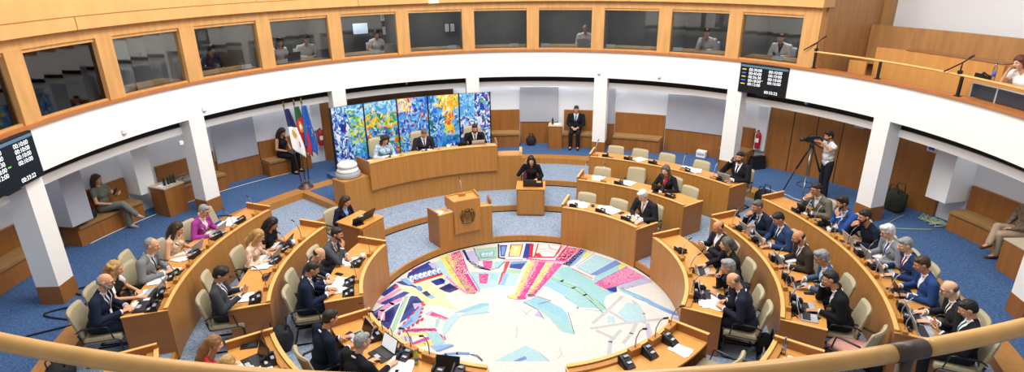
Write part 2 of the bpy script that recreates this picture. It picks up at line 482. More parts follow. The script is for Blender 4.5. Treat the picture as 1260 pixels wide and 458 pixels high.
def build_mosaic():
    keys = list(PAL); mb = MB(); vs = []; N = 96
    mb.add([pt(2.93, 360*k/N, 0) for k in range(N)]+[pt(2.93, 360*k/N, -.06) for k in range(N)], [tuple(range(N))]+[(k, (k+1) % N, N+(k+1) % N, N+k) for k in range(N)], keys.index('base'))
    z = .0004
    def inside(p): return Vector((p[0], p[1])).length < 2.92
    def clip(p):
        v = Vector((p[0], p[1])); L = v.length
        return v if L < 2.915 else v*(2.915/L)
    for ln in MOSAIC.strip().split('\n'):
        w = ln.split(' '); k = w[0]; c = keys.index(w[1]); P = [tuple(float(q)/100 for q in t.split(',')) for t in w[2:]]
        z += .000012
        if k == 'P':
            Q = [clip(p) for p in P]; bm = bmesh.new(); vv = [bm.verts.new((q.x, q.y, z)) for q in Q]
            try:
                f = bm.faces.new(vv); r = bmesh.ops.triangulate(bm, faces=[f]); bm.verts.index_update()
                mb.add([v.co.copy() for v in bm.verts], [[v.index for v in f.verts] for f in bm.faces], c)
            except Exception: pass
            bm.free()
        elif k[0] == 'L':
            wd_ = float(k[1:])/200; Q = [clip(p) for p in P]
            for i in range(len(Q)-1):
                d = (Q[i+1]-Q[i])
                if d.length < .01: continue
                d.normalize(); nn = Vector((-d.y, d.x))*wd_; e = d*wd_*.4
                A = [Q[i]+nn-e, Q[i+1]+nn+e, Q[i+1]-nn+e, Q[i]-nn-e]
                mb.add([(*clip(q), z) for q in A], [(0, 1, 2, 3)], c)
        else:
            n, sz, seed, bias = k[1:].split('/'); r = random.Random(int(seed)); A, B, C_, D = [Vector(p) for p in P]
            for _ in range(int(n)*3):
                u = r.random()**float(bias); v = r.random(); p = (A*(1-u)+B*u)*(1-v)+(D*(1-u)+C_*u)*v; a = float(sz)/100*r.uniform(.35, .95); th = r.random()*pi
                if not inside(p): continue
                mb.add([(*clip((p.x+a*cos(th+q)*s_, p.y+a*sin(th+q)*s_)), z) for q, s_ in ((0, 1), (pi/2, .6), (pi, 1), (3*pi/2, .6))], [(0, 1, 2, 3)], c)
    mats = [mat('mosaic_'+k, tuple(v*.71 for v in lin(PAL[k])), .22, var=.05, scale=14, spec=.5) for k in keys]
    return mb, mats
mb, ms = build_mosaic()
me = bpy.data.meshes.new('floor'); me.from_pydata([tuple(v) for v in mb.v], [], mb.f)
for m_ in ms: me.materials.append(m_)
me.polygons.foreach_set('material_index', mb.mi); me.update()
for p in me.polygons:
    if p.normal.z < 0 and p.center.z > 0: p.flip()
put('floor', me, kind='structure', label='pale mosaic floor disc with blue and pink drawing')
# tiers (carpet) and their wooden risers
R_T = [2.9, 4.35, 5.8, 7.28]
for i, nm in enumerate(('floor', 'floor', 'floor')):
    struct(nm, MB().arc(R_T[i]+.04, R_T[i+1]+.02, 0, 360, TZ[i+1]-.05, TZ[i+1], 160), CARP)
    struct('trim_%d' % (i+1), MB().arc(R_T[i], R_T[i]+.05, 0, 360, TZ[i]-.02, TZ[i+1]+.004, 160), WOOD)
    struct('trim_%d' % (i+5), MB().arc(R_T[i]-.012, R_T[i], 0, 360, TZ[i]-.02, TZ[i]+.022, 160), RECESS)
struct('floor', MB().arc(7.3, 10.6, 0, 360, TZ[4]-.06, TZ[4], 160), CARPB)
struct('trim_4', MB().arc(7.28, 7.66, 0, 360, TZ[3]-.02, TZ[4]+.012, 160), WOOD)
# platform under the presiding desk, with a radial kerb
struct('floor', MB().arc(5.62, 7.28, -50.4, -.5, TZ[3], TZ[4]+.004), CARPB)
struct('trim_8', MB().arc(5.75, 7.28, -51.6, -50.2, TZ[3]-.02, TZ[4]+.014, 2), WOOD)
struct('floor', MB().arc(6.0, 7.9, -43.6, -7.0, TZ[4], .75), CARPB)
# outer wall
def RW(a): return 8.95+sin(rad(a))**2
def wallseg(mb, a0, a1, z0, z1, d0=0, d1=.1, m=0, n=None):
    n = n or max(1, int(abs(a1-a0)/2)); vs = []; fs = []
    for i in range(n+1):
        a = a0+(a1-a0)*i/n; r = RW(a)
        for q, z in ((r-d1, z0), (r-d0, z0), (r-d0, z1), (r-d1, z1)): vs.append(pt(q, a, z))
    for i in range(n):
        p = 4*i
        for j in range(4): fs.append((p+j, p+(j+1) % 4, p+4+(j+1) % 4, p+4+j))
    fs += [(0, 3, 2, 1), (4*n, 4*n+1, 4*n+2, 4*n+3)]
    return mb.add(vs, fs, m)
struct('wall_left', wallseg(MB(), -128, -18, .6, 3.0, -.14, 0), WALLW)
struct('wall_back', wallseg(MB(), -18, 46.8, .6, 3.0, -.14, 0), WALLW)
struct('wall_right', wallseg(MB(), 46.8, 122, .6, 3.0, -.14, 0), WALLW)
# wainscot, wooden doors, grey panels
Z4 = TZ[4]
for i, (a0, a1, z1, m_) in enumerate(((-100, -82, .75, WOODD), (-57.9, -51, .68, WOODD), (-.4, 7.5, .73, WOODD), (17, 18.9, .73, WOODD), (28.9, 39.6, .70, WOODD))):
    struct('trim_%d' % (10+i), wallseg(MB(), a0, a1, Z4, Z4+z1, 0, .07), m_)
for i, (a0, a1, z0, z1) in enumerate(((-57.8, -51.1, .62, 1.74), (-.4, 7.4, .73, 1.86), (17.1, 18.8, .73, 1.88), (29, 39.5, .71, 1.80))):
    t = put('wall_panel', wallseg(MB(), a0, a1, Z4+z0, Z4+z1, .02, .10).mesh('wall_panel', GREYP), kind='structure')
for i, (a0, a1, m_) in enumerate(((-39.6, -37.3, WOODD), (-36.5, -14, mat('wood_very_dark', '4a2c17', .5, var=.1, scale=3)), (47.0, 62.3, WOODD), (62.5, 73, WOODD))):
    d = struct('door_%d' % (i+1), wallseg(MB(), a0, a1, Z4, 2.55, 0, .08), m_)
    if i == 2:
        for a in (50.9, 54.6, 58.4): struct('door_frame', wallseg(MB(), a-.06, a+.06, Z4, 2.55, .078, .084, n=1), RECESS, d)
    if i == 0:
        MB().tube([pt(RW(-37.7)-.12, -37.7, 1.6), pt(RW(-37.7)-.12, -37.7, 1.75)], .012).build('door_handle', STEEL, d)
# pilasters hanging by the side benches
for nm, a0, a1, z0, d1, m_ in (('column', -82.2, -79.2, 1.18, .62, GREYP), ('column', -71.2, -68.9, 1.18, .45, WHITE), ('column', 73.6, 76.4, 1.22, .6, WHITE)):
    struct(nm, wallseg(MB(), a0, a1, z0, 3.0, 0, d1, n=2), m_)
# gallery soffit: dark strip painted for the shade under the fascia, bulkhead, slab
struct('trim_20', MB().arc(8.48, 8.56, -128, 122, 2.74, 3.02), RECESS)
struct('trim_21', MB().arc(8.44, 8.60, -128, 122, 2.58, 2.74), WHITE)
struct('ceiling', MB().arc(8.26, 10.4, -128, 122, 2.99, 3.03), mat('soffit', 'd8d8d8', .8))
# cove lights above the wall, behind the bulkhead
for i, a in enumerate(list(range(-112, 118, 10))):
    L = area('cove_light', pt(RW(a)-.22, a, 2.86), 1.35, 6.5 if -60 < a < 50 else 4.5, (.9, .95, 1), pt(RW(a)-.02, a, 1.0), 'RECTANGLE', .08)
# fascia ring
fas = struct('wall_front', MB().arc(8.12, 8.24, -128, 122, 2.94, 3.70), WHITE)
struct('trim_22', MB().arc(8.06, 8.30, -128, 122, 3.70, 3.75), mat('sill_wood', 'b5713c', .4, var=.08, scale=6))
# columns of the lower storey
for a in (-93.7, -65.7, -38.4, -10.5, 16.7, 43.7, 70.4, 98.2):
    F = frame(8.31, a, 0)
    c = struct('column', MB().box((0, 0, (.97+2.98)/2), (.385, .385, 2.01), M=F), WHITE)
    MB().box((0, 0, (Z4+.97)/2), (.40, .40, .97-Z4), M=F).build('wood_base', WOODD, c, kind='structure')
# interpreters' booths: windows, mullions, header, rooms
for i in range(-1, 11):
    a0 = -89.5+13.31*i-.1; a1 = a0+10.75
    t = bpy.data.objects.new('window_%d' % (i+2), None); COL.objects.link(t); t['kind'] = 'structure'
    if i >= 0:
        mb = MB(); mb.arc(8.12, 8.32, a0-2.5 if i else a0-2.6, a0, 3.75, 4.92, 2)
        mb.arc(8.16, 8.3, a0, a1, 4.86, 4.92).arc(8.16, 8.26, a0, a1, 3.75, 3.785)
        if i == 10: mb.arc(8.12, 8.4, a1, a1+3.0, 3.75, 4.92, 2)
        struct('window_frame', mb, WOODU, t)
    else:
        struct('window_frame', MB().arc(8.16, 8.3, a0, a1, 4.86, 4.92).arc(8.16, 8.26, a0, a1, 3.75, 3.785), WOODU, t)
    struct('pane', MB().arc(8.215, 8.223, a0, a1, 3.785, 4.86), GLASS, t)
    for b0 in (a0-1.4,):
        struct('wall_side', MB().arc(8.32, 10.6, b0-.12, b0+.12, 2.98, 5.1, 1), mat('booth_wall', '6b6a66', .8))
struct('trim_23', MB().arc(8.13, 8.42, -118, 57.2, 4.92, 5.12), WOODU)
struct('trim_24', MB().arc(7.98, 8.42, -128, 57.8, 5.12, 6.9), mat('wood_band', 'dca466', .45, var=.06, scale=2, stretch=(2, 2, .6)))
struct('trim_25', MB().arc(7.972, 7.985, -128, 57.8, 5.345, 5.357), mat('wood_joint', '9a6a34', .6))
for a, z0, z1 in ((-82, 5.12, 5.35), (-52, 5.35, 6.9), (-33, 5.12, 5.35), (-3, 5.35, 6.9), (22, 5.12, 5.35), (47, 5.35, 6.9)): struct('trim_26', MB().arc(7.972, 7.985, a, a+.1, z0, z1, 1), mat('wood_joint', '9a6a34', .6))
struct('wall_booth', MB().arc(10.5, 10.6, -118, 57, 2.98, 5.2), mat('booth_back', '5f5f5c', .8, var=.25, scale=1.2))
struct('floor', MB().arc(8.26, 10.6, -118, 57, 3.03, 3.06), mat('booth_carpet', '33363c', .9))
struct('ceiling', MB().arc(8.42, 10.6, -118, 57, 5.12, 5.2), mat('booth_ceiling', '8a8a88', .8))
for i in range(0, 11):
    a0 = -89.5+13.31*i
    put('booth_counter', MB().arc(8.34, 8.95, a0+.1, a0+10.5, 3.765, 3.80).mesh('booth_counter', mat('counter_wood', 'c09a66', .5)), kind='structure')
for i in range(-1, 11):
    area('booth_fill_light', pt(9.4, -89.5+13.31*i+5.3, 5.08), .5, 22, (1, .95, .88), pt(9.4, -89.5+13.31*i+5.3, 3))  # added light without a fixture, brightens the dim booth interiors
# public gallery at the side
GB = mat('gallery_wood', 'b58552', .5, var=.12, scale=3, stretch=(3, 3, .4))
GB2 = mat('gallery_bench_wood', 'cf9350', .45, var=.08, scale=3, stretch=(3, 3, .4))
struct('wall_partition', MB().arc(8.3, 10.9, 56.9, 57.5, 3.1, 7.4, 1).arc(10.6, 10.9, 55, 58.4, 3.1, 7.4, 2), GB)
struct('wall_gallery', MB().arc(10.9, 11.0, 57, 122, 3.1, 8.5), mat('gallery_wall', 'eef0f4', .7))
struct('floor', MB().arc(8.2, 11, 57, 122, 3.12, 3.2), mat('gallery_carpet', '4c5a70', .9))
# ================================================================ DESKS
def curved_desk(label, k, a0, a1, raised, group='curved desks of the assembly'):
    """k: row number 1..3; raised: which end carries the raised end board ('a0' or 'a1')."""
    R = R_T[k-1]; zl = TZ[k-1]; zf = TZ[k]
    t = thing('curved_desk', label, 'desk', pt(R+.3, (a0+a1)/2, zl), 0, group)
    MB().arc(R-.03, R+.01, a0, a1, zl+.01, zf+.785).build('front_panel', WOOD, t, True)
    MB().arc(R-.04, R+.02, a0, a1, zf+.785, zf+.80).build('top_rim', WOODR, t, True)
    MB().arc(R+.01, R+.60, a0+.1, a1-.1, zf+.705, zf+.735).build('worktop', WOODT, t, True)
    MB().arc(R+.012, R+.11, a0+.2, a1-.2, zf+.737, zf+.772).build('ledge', WOOD, t, True)
    for e, a in (('a0', a0), ('a1', a1)):
        w = deg(.018/R); h = .86 if e == raised else .748
        mb = MB().arc(R-.03, R+.60, a-w, a+w, zf, zf+h, 1)
        mb.build('end_panel', WOODE, t, True)
        MB().arc(R-.032, R+.605, a-w*1.25, a+w*1.25, zf+h, zf+h+.012, 1).build('end_rim', WOODR, t, True)
    return t
curved_desk('curved wooden desk along the mosaic with only a white-haired man at it', 1, 18.2, 55.6, 'a0')
curved_desk('curved wooden desk where the woman in the red top sits', 2, 18.4, 55.4, 'a0')
curved_desk('curved wooden desk with a row of empty chairs before the blue carpet', 3, 18.3, 56.2, 'a0')
curved_desk('curved wooden desk at the mosaic shared by four people and a bald man writing', 1, 66.0, 117.0, 'a0')
curved_desk('curved wooden desk of the middle row with the man in the brown suit', 2, 66.2, 115.9, 'a0')
curved_desk('long curved wooden desk in front of the man in the royal blue jacket', 3, 65.2, 115.0, 'a0')
curved_desk('curved wooden desk at the mosaic with the bald man in navy', 1, -109.0, -71.5, 'a1')
curved_desk('curved wooden desk in front of the woman with long black hair', 2, -109.0, -70.7, 'a1')
curved_desk('curved wooden desk in front of the woman in the magenta jacket', 3, -108.6, -70.0, 'a1')
curved_desk('curved wooden desk with the open laptop and green bottle by the mosaic', 1, -170.0, -121.4, 'a1')
curved_desk('curved wooden desk at which the woman in the red sleeveless top reads', 2, -160.0, -121.6, 'a1')
curved_desk('desk corner with a small bottle under the handrail', 3, -150.0, -119.5, 'a1')
curved_desk('bare curved wooden desk with two black telephones by the mosaic', 1, 129.0, 168.0, 'a0')
curved_desk('desk corner with a tall clear bottle above the lower handrail', 2, 124.6, 150.0, 'a0')
# presiding desk
t = thing('presiding_desk', 'long curved raised wooden desk of the presiding officers under the colourful painting', 'desk', pt(5.8, -25, TZ[2]))
mb = MB(); mb.arc(5.50, 5.58, -50.4, -.4, TZ[2], 1.285); mb.arc(5.50, 6.0, -50.7, -50.2, TZ[2], 1.285, 1); mb.arc(5.50, 5.95, -.6, -.1, TZ[2], 1.285, 1)
mb.build('lower_panel', WOOD, t, True)
mb = MB(); mb.arc(5.585, 6.0, -50.2, -.6, 1.20, 1.275); mb.build('lower_top', WOODT, t, True)
MB().arc(5.50, 5.95, -.8, -.05, 1.285, 1.40, 1).build('lower_end_board', WOODR, t, True)
MB().arc(5.43, 5.495, -43.4, -7.15, .90, 1.60).arc(5.44, 5.56, -43.4, -7.15, 1.28, 1.60).build('upper_panel', WOOD, t, True)
MB().arc(5.42, 5.57, -43.5, -7.05, 1.60, 1.618).build('upper_rim', WOODR, t, True)
MB().arc(5.56, 6.02, -43.2, -7.3, 1.48, 1.51).build('worktop', WOODT, t, True)
for a in (-43.45, -7.1): MB().arc(5.44, 6.06, a-.18, a+.18, 1.277, 1.66, 1).build('end_panel', WOODE, t, True)
# clerks' desks
def clerk_desk(label, R, a, z0, w, d, h, plinth):
    t = thing('clerk_desk', label, 'desk', pt(R, a, z0), facing(a), 'clerk desks')
    MB().box((0, d/2-.02, h/2+plinth/2), (w, .035, h-plinth)).build('front_panel', WOOD, t)
    MB().box((0, d/2+.012, h*.52+plinth/2), (w-.06, .03, h*.72)).build('raised_panel', WOOD, t)
    MB().box((0, d/2+.004, h-.085), (w-.04, .012, .03)).build('shadow_gap', RECESS, t)
    if plinth: MB().box((0, .02, plinth/2), (w, d, plinth)).build('plinth', WOOD, t)
    for s in (-1, 1): MB().box((s*(w/2-.02), -.01, (h+plinth)/2), (.035, d-.06, h-plinth)).build('side_panel', WOODE, t)
    MB().box((0, 0, h+.014), (w+.03, d+.03, .03), bev=.006).build('top', WOODT, t)
    return t
clerk_desk('small wooden clerk desk with an open laptop and tablet', 4.02, -60.6, TZ[1], .70, .68, .84, .14)
clerk_desk('small wooden clerk desk facing the lectern with laptop and telephone', 4.33, 2.8, TZ[1]-.155, .70, .56, .86, .15)
# lectern
t = thing('lectern', 'wooden speaker lectern with a bronze crest beside the mosaic', 'lectern', pt(3.15, -27, 0))
MB().arc(2.90, 2.95, -39.3, -14.0, 0.01, .96).build('front_panel', WOOD, t, True)
MB().arc(2.95, 3.42, -39.3, -38.7, TZ[1], .99, 1).build('side_panel', WOODE, t, True); MB().arc(2.95, 3.30, -14.6, -14.0, TZ[1], 1.08, 1).build('side_panel', WOODE, t, True)
MB().arc(2.90, 2.97, -39.5, -13.8, .96, .975).build('top_rim', WOODR, t, True)
MB().arc(2.95, 3.36, -38.6, -32.5, .88, .91).build('wing_shelf', WOODT, t, True); MB().arc(2.95, 3.28, -19.5, -14.6, .88, .91).build('wing_shelf', WOODT, t, True)
MB().arc(2.84, 2.9, -32.3, -19.7, .43, 1.215).arc(2.9, 3.33, -32.3, -31.7, .97, 1.215, 1).arc(2.9, 3.30, -20.3, -19.7, .97, 1.26, 1).arc(3.27, 3.32, -31.7, -20.3, .9, 1.22).build('centre_block', WOOD, t, True)
MB().arc(2.85, 3.30, -31.7, -20.3, 1.15, 1.20).build('reading_top', WOODT, t, True)
BRONZE = mat('bronze', '7a5a2e', .4, metal=.6, bump=.4, scale=40)
F = Matrix.Translation(pt(2.84, -26, .84)) @ Matrix.Rotation(facing(-26), 4, 'Z')
mb = MB()
mb.prism([(-.07, .09), (.07, .09), (.07, -.03), (.045, -.09), (0, -.115), (-.045, -.09), (-.07, -.03)], 0, .025, M=F @ Matrix.Rotation(-pi/2, 4, 'X') @ Matrix.Scale(-1, 4, (0, 1, 0)))
for s in (-1, 1):
    mb.tube([(s*.11, .012, -.13), (s*.13, .014, -.05), (s*.10, .016, .04), (s*.125, .014, .12)], [.018, .034, .028, .018], 8, M=F)
    mb.ell((s*.115, .016, .135), (.022, .02, .026), M=F); mb.tube([(s*.15, .012, .10), (s*.165, .012, 0), (s*.15, .012, -.1)], [.012, .022, .01], 6, M=F)
mb.tube([(-.14, .012, -.14), (-.05, .014, -.165), (.05, .014, -.165), (.14, .012, -.14)], .02, 6, M=F)
mb.tube([(-.06, .012, .11), (0, .016, .13), (.06, .012, .11)], .018, 6, M=F)
for x in (-.05, -.025, 0, .025, .05): mb.ell((x, .014, .155-abs(x)*.3), (.012, .012, .02), M=F, n=8)
mb.build('crest', BRONZE, t, True)
# stone column base
t = thing('stone_column_base', 'carved round white stone column base on grey plinth by the presiding desk', 'stone', pt(5.88, -47.0, 1.277))
MB().lathe([(.30, 0), (.315, .03), (.30, .11), (.27, .13)], 28).build('plinth', mat('stone_grey', '9a9c9e', .8, bump=.5, scale=20), t)
MB().lathe([(.255, .13), (.27, .16), (.25, .20), (.22, .22), (.22, .25), (.245, .27), (.24, .31), (.20, .335), (.19, .36)], 28).build('torus', mat('stone_white', 'dfe0de', .7, bump=.4, scale=20), t)
# wall benches
def bench(label, a0, a1, back=1.1, cushion=True):
    am = (a0+a1)/2; t = thing('wall_bench', label, 'bench', pt(RW(am)-.3, am, Z4), 0, 'benches along the curved wall')
    wallseg(MB(), a0, a1, Z4+.40, Z4+back, .005, .07).build('backrest', WOODD, t, True)
    wallseg(MB(), a0, a1, Z4, Z4+.39, .01, .46).build('base', WOODD, t, True)
    wallseg(MB(), a0+.1, a1-.1, Z4+.39, Z4+.45, .07, .50).build('seat', mat('bench_top', '9a7546', .6, var=.08, scale=6), t, True)
    return t
bench('wooden wall bench holding the woman in grey-green', -80.9, -71.4, .97)
bench('wooden wall bench with the grey bag on it', -66.8, -58.1, .98)
bench('wooden wall bench behind the three flags', -50.8, -43.2, .95)
bench('wooden wall bench between painting and dark grey panel', -9.0, -.6, 1.12)
bench('wooden wall bench with the man in the dark suit', 8.7, 16.8, 1.12)
bench('empty wooden wall bench behind the row of empty chairs', 19.1, 28.7, 1.1)
bench('wooden wall bench by the red fire extinguisher and black loudspeaker', 39.8, 45.1, 1.04)
bench('wooden wall bench behind the cables with pale cushioned top', 76.7, 87.0, .98)
bench('wooden wall bench behind the tall screen column', -97.5, -84.5, .9)
# pedestal tables at the wall
def wall_table(label, a, d, w, h, dep, items=True):
    R = RW(a)-d; t = thing('side_table', label, 'table', pt(R, a, Z4), facing(a), 'side tables by the wall')
    MB().box((0, 0, h/2-.01), (w, dep, h-.02)).build('body', WOODD, t)
    MB().box((0, 0, h+.005), (w+.03, dep+.03, .03), bev=.006).build('top', mat('table_top_pale', 'c8b59a', .45), t)
    return t
wall_table('boxy wooden side table below the white pilaster', -68.4, .72, .52, .70, .5)
wall_table('narrow wooden side table beside the man on the far bench', 7.2, .5, .42, .74, .38)
wall_table('wooden side table at the edge by the khaki trousers', 88.8, .72, .5, .62, .55)
# ================================================================ PAINTING
def painting():
    t = thing('painting', 'wide bright abstract painting in five panels behind the presiding desk', 'painting', pt(7.75, -24.5, .75))
    blues = ['1b3fb0', '2f6fd8', '5aa7ea', '12246e', '7b52b8', 'b9d8f2', 'e9eef4', '3b2a86']
    warm = ['f2d23a', 'f0a83a', 'e4582c', 'c22f3e', 'f7efb0', 'f08a9a']
    green = ['6cc04a', '2f9a58', 'b6dc4a', '1f7a6a', 'dfe86a']
    sky = ['58b4ec', '86ccf0', '3f95e0', 'c4e6f6']
    allc = blues+warm+green+sky; mats = [mat('paint_'+c, c, .5) for c in allc]
    edges = [-41.8, -34.8, -27.65, -20.9, -14.0, -7.1]
    rnd = random.Random(7)
    for i in range(5):
        a0, a1 = edges[i]+.12, edges[i+1]-.12
        mb = MB(); nx, nz = 72, 132
        H0, H1 = .80, 2.56
        jt = lambda k, n: k+(rnd.uniform(-.42, .42) if 0 < k < n else 0); vs = [pt(7.72, a0+(a1-a0)*jt(x, nx)/nx, H0+(H1-H0)*jt(z, nz)/nz) for z in range(nz+1) for x in range(nx+1)]; fs = []; mi = []
        def pick(lst): return lst
        for z in range(nz):
            for x in range(nx):
                u = (i+x/nx)/5; v = z/nz; q = Vector((u*22, v*7.5, 3.1))
                w = noise.noise_vector(q*.8)*.12; U = u+w.x*.12; V = v+w.y*.5
                cell = noise.cell(Vector((u*95+w.y*14, v*30+w.x*18, 1.7))); c2 = noise.noise(Vector((u*14, v*5, 9.)))
                fine = (cell+1)/2 if cell < 0 else cell
                fine = abs(noise.cell(Vector((U*100, V*30, 5.3))))
                if noise.noise(Vector((U*30+2, V*10, 8.))) > (.12 if i in (0, 2, 4) else -.02): fine = abs(noise.cell(Vector((U*38+w.x*6, V*13+w.y*8, 2.7))))
                k = int(fine*997)
                pale = ['b9d8f2', '5aa7ea', '86ccf0']
                uu = x/nx; c3 = noise.noise(Vector((u*9+4, v*3, 2.)))
                if i == 0: L = sky if v > .84+.12*c2 and uu > .15 else blues+pale +['e9eef4'] if uu < .52+.2*c3 or v < .1 else (green+warm[:1]+pale[:2]+sky[:1] if v > .34+.1*c2 else blues[1:3]+sky+green[3:4])
                elif i == 1: L = sky+pale[:2] if v > .82+.12*c2 else (green+warm[:2]+pale[:2] if v > .52+.12*c3 else (warm[1:4]+green[:1] if c2 > .3 else blues[:3]+green[:2]+['7b52b8']+pale[:1]))
                elif i == 2: L = (warm[:2]+warm[4:]+pale[:1] if v > .78 and uu < .55+.3*c2 else blues[:3]+pale+(['c22f3e', 'f0a83a'] if c2 > .1 else ['7b52b8'])) if v > .35 else blues[:3]+green[1:4]+pale[:2]
                elif i == 3:
                    n4 = noise.noise(Vector((u*34+1, v*9, 6.))); vv = v+.10*noise.noise(Vector((u*20, v*6, 4.))); hot = (abs(uu-.66+.16*n4) < .15 and .32 < vv < .76) or (vv > .78 and uu+.3*n4 > .3)
                    L = (warm[2:3]+warm[:2] if vv < .74 and abs(uu-.72+.1*n4) < .10 else warm[:2]+warm[4:5]+green[2:3]) if hot else (blues[1:3]+pale+green[3:4] if v > .3 else blues[:3]+green[3:4]+sky[2:3])
                else: L = sky+pale if uu < .5 and v > .55+.2*c2 else blues+['e9eef4', 'e9eef4', 'b9d8f2']+(['c22f3e', '6cc04a'] if c3 > .2 else [])
                mi.append(allc.index(L[k % len(L)]))
                p = z*(nx+1)+x; fs.append((p, p+1, p+nx+2, p+nx+1))
        mb.add(vs, fs); mb.mi = mi
        # loose brush strokes laid over the ground
        for _ in range(70):
            x = rnd.random(); z = rnd.random(); a = a0+(a1-a0)*(.06+.88*x); zz = H0+.06+(H1-H0-.12)*z
            if i in (0, 4): L = blues
            elif i == 3: L = warm if .5 < x < .85 and z > .45 else blues
            elif i == 1: L = green+warm if z > .4 else blues
            else: L = blues+warm[:1]
            l = rnd.uniform(.02, .09); wv = rnd.uniform(.008, .02); th = rnd.uniform(.7, 2.4); c = allc.index(rnd.choice(L)); R_ = 7.7185-rnd.random()*.002
            P = []
            for s_, w_ in ((-1, 0), (-.3, 1), (.5, 1), (1, 0), (.4, -1), (-.4, -1)):
                dx = l*s_*cos(th)-wv*w_*sin(th); dz = l*s_*sin(th)+wv*w_*cos(th); P.append(pt(R_, min(max(a+deg(dx/7.7), a0), a1), min(max(zz+dz, H0), H1)))
            mb.add(P, [(0, 1, 2, 3, 4, 5)], c)
        p = mb.build('canvas', mats, t, True)
        MB().arc(7.725, 7.78, a0, a1, H0, H1, 4).build('panel', mat('panel_back', '20242c', .6), t, True)
    for a in edges: MB().arc(7.70, 7.79, a-.13, a+.13, .75, 2.575, 1).build('frame_strip', mat('frame_black', '14161c', .5), t, True)
painting()
# ================================================================ HANDRAILS
t = thing('handrail', 'thick round wooden handrail close in front sweeping along the bottom', 'handrail', pt(7.8, 180, 4.8))
JA = 169.6
def rail_pt(a, z=4.8):
    x = 7.8*sin(rad(a)); return pt(7.815-.0265*x-.008*x*x, a, z)
for a0, a1 in ((150, JA-.5), (JA+.5, 218)): MB().tube([rail_pt(a0+(a1-a0)*k/80) for k in range(81)], .034, 18).build('rail', WOODRAIL, t, True)
MB().tube([rail_pt(JA-.5), rail_pt(JA), rail_pt(JA+.5)], .036, 18).build('sleeve', BROWNM, t, True)
MB().tube([rail_pt(JA, 4.78), rail_pt(JA, 3.72)], .026, 12).build('post', BROWNM, t, True)
t = thing('gallery_handrail', 'thin wooden handrail on dark posts in front of the empty gallery benches', 'handrail', pt(8.12, 72, 3.75))
MB().tube([pt(8.12, a/2, 4.13) for a in range(114, 200, 2)], .022, 10).build('rail', WOODRAIL, t, True)
for a in (57.3, 68.2, 80.9, 94): 
    F = frame(8.12, a, 3.75)
    MB().box((0, 0, .18), (.05, .035, .36), M=F).box((0, 0, .008), (.11, .07, .016), M=F).build('post', BLACK, t, True)
# gallery benches
t = thing('gallery_bench', 'lower wooden gallery bench front, plain light panel behind the thin handrail', 'bench', pt(9.2, 72, 3.2))
MB().arc(9.2, 9.26, 62.3, 79.5, 3.2, 4.24).build('front_panel', GB2, t, True)
MB().arc(9.19, 9.5, 66.5, 79.3, 4.24, 4.262).build('cap', WOODD, t, True)
MB().arc(9.26, 9.7, 62.3, 79.5, 3.55, 3.6).build('seat', GB2, t, True)
t = thing('gallery_bench', 'upper wooden gallery bench backrest below the white wall', 'bench', pt(10.2, 76, 3.2))
MB().arc(10.2, 10.28, 57.6, 100, 3.2, 4.62).build('backrest', GB, t, True)
MB().arc(9.8, 10.2, 57.6, 100, 3.75, 3.8).build('seat', GB, t, True)
t = thing('gallery_step', 'low wooden end board beside the lower gallery bench', 'board', pt(9.0, 60.5, 3.2))
MB().arc(8.95, 9.0, 59.6, 62.2, 3.2, 3.92, 2).build('board', GB2, t, True)
t = thing('gallery_desk', 'wooden gallery ledge with bottle and telephone beside the woman in white', 'desk', pt(8.6, 86, 3.2))
MB().arc(8.46, 8.76, 79.6, 98, 4.0, 4.03).build('top', WOODT, t, True)
MB().arc(8.46, 8.49, 79.6, 98, 3.2, 4.0).build('panel', GB2, t, True)
for i, (a0, a1, lab) in enumerate(((81.5, 84.9, 'dark silver-edged panel beside the gallery post with the microphone'), (85.1, 90.2, 'dark silver-edged panel below the woman in white in the gallery'))):
    t = thing('display_panel', lab, 'panel', pt(8.3, (a0+a1)/2, 3.75), 0, 'dark panels behind the gallery rail')
    MB().arc(8.30, 8.33, a0, a1, 3.76, 4.0, 3).build('screen', mat('panel_dark', '30353f', .25), t, True)
    MB().arc(8.29, 8.34, a0-.15, a0, 3.75, 4.01, 1).arc(8.29, 8.34, a1, a1+.15, 3.75, 4.01, 1).arc(8.29, 8.34, a0, a1, 4.0, 4.012).build('frame', SILVER, t, True)
# ================================================================ PEOPLE
def remesh(mb, voxel, name, smooth=3, mats=None):
    me = mb.mesh('tmp', []); o = bpy.data.objects.new('tmp', me); COL.objects.link(o)
    r = o.modifiers.new('r', 'REMESH'); r.mode = 'VOXEL'; r.voxel_size = voxel; r.use_smooth_shade = True
    if smooth:
        s = o.modifiers.new('s', 'SMOOTH'); s.iterations = smooth; s.factor = .5
    dg = bpy.context.evaluated_depsgraph_get(); dg.update()
    out = bpy.data.meshes.new_from_object(o.evaluated_get(dg)); out.name = name
    bpy.data.objects.remove(o); bpy.data.meshes.remove(me)
    out.materials.clear()
    for m in (mats or [None]): out.materials.append(m)
    out.polygons.foreach_set('use_smooth', [True]*len(out.polygons)); out.polygons.foreach_set('material_index', [0]*len(out.polygons))
    return out
def split_mesh(me, fn, names):
    """parts of a mesh by face: fn(face centre, normal) gives the index of the piece"""
    vs = [v.co.copy() for v in me.vertices]; groups = [[] for _ in names]
    for p in me.polygons: groups[fn(p.center, p.normal)].append(list(p.vertices))
    res = []
    for g, nm in zip(groups, names):
        used = {}; V = []; F = []
        for f in g:
            ff = []
            for i in f:
                if i not in used: used[i] = len(V); V.append(tuple(vs[i]))
                ff.append(used[i])
            F.append(ff)
        m = bpy.data.meshes.new(nm); m.from_pydata(V, [], F); m.materials.append(None)
        m.polygons.foreach_set('use_smooth', [True]*len(F)); m.update(); res.append(m if F else None)
    return res
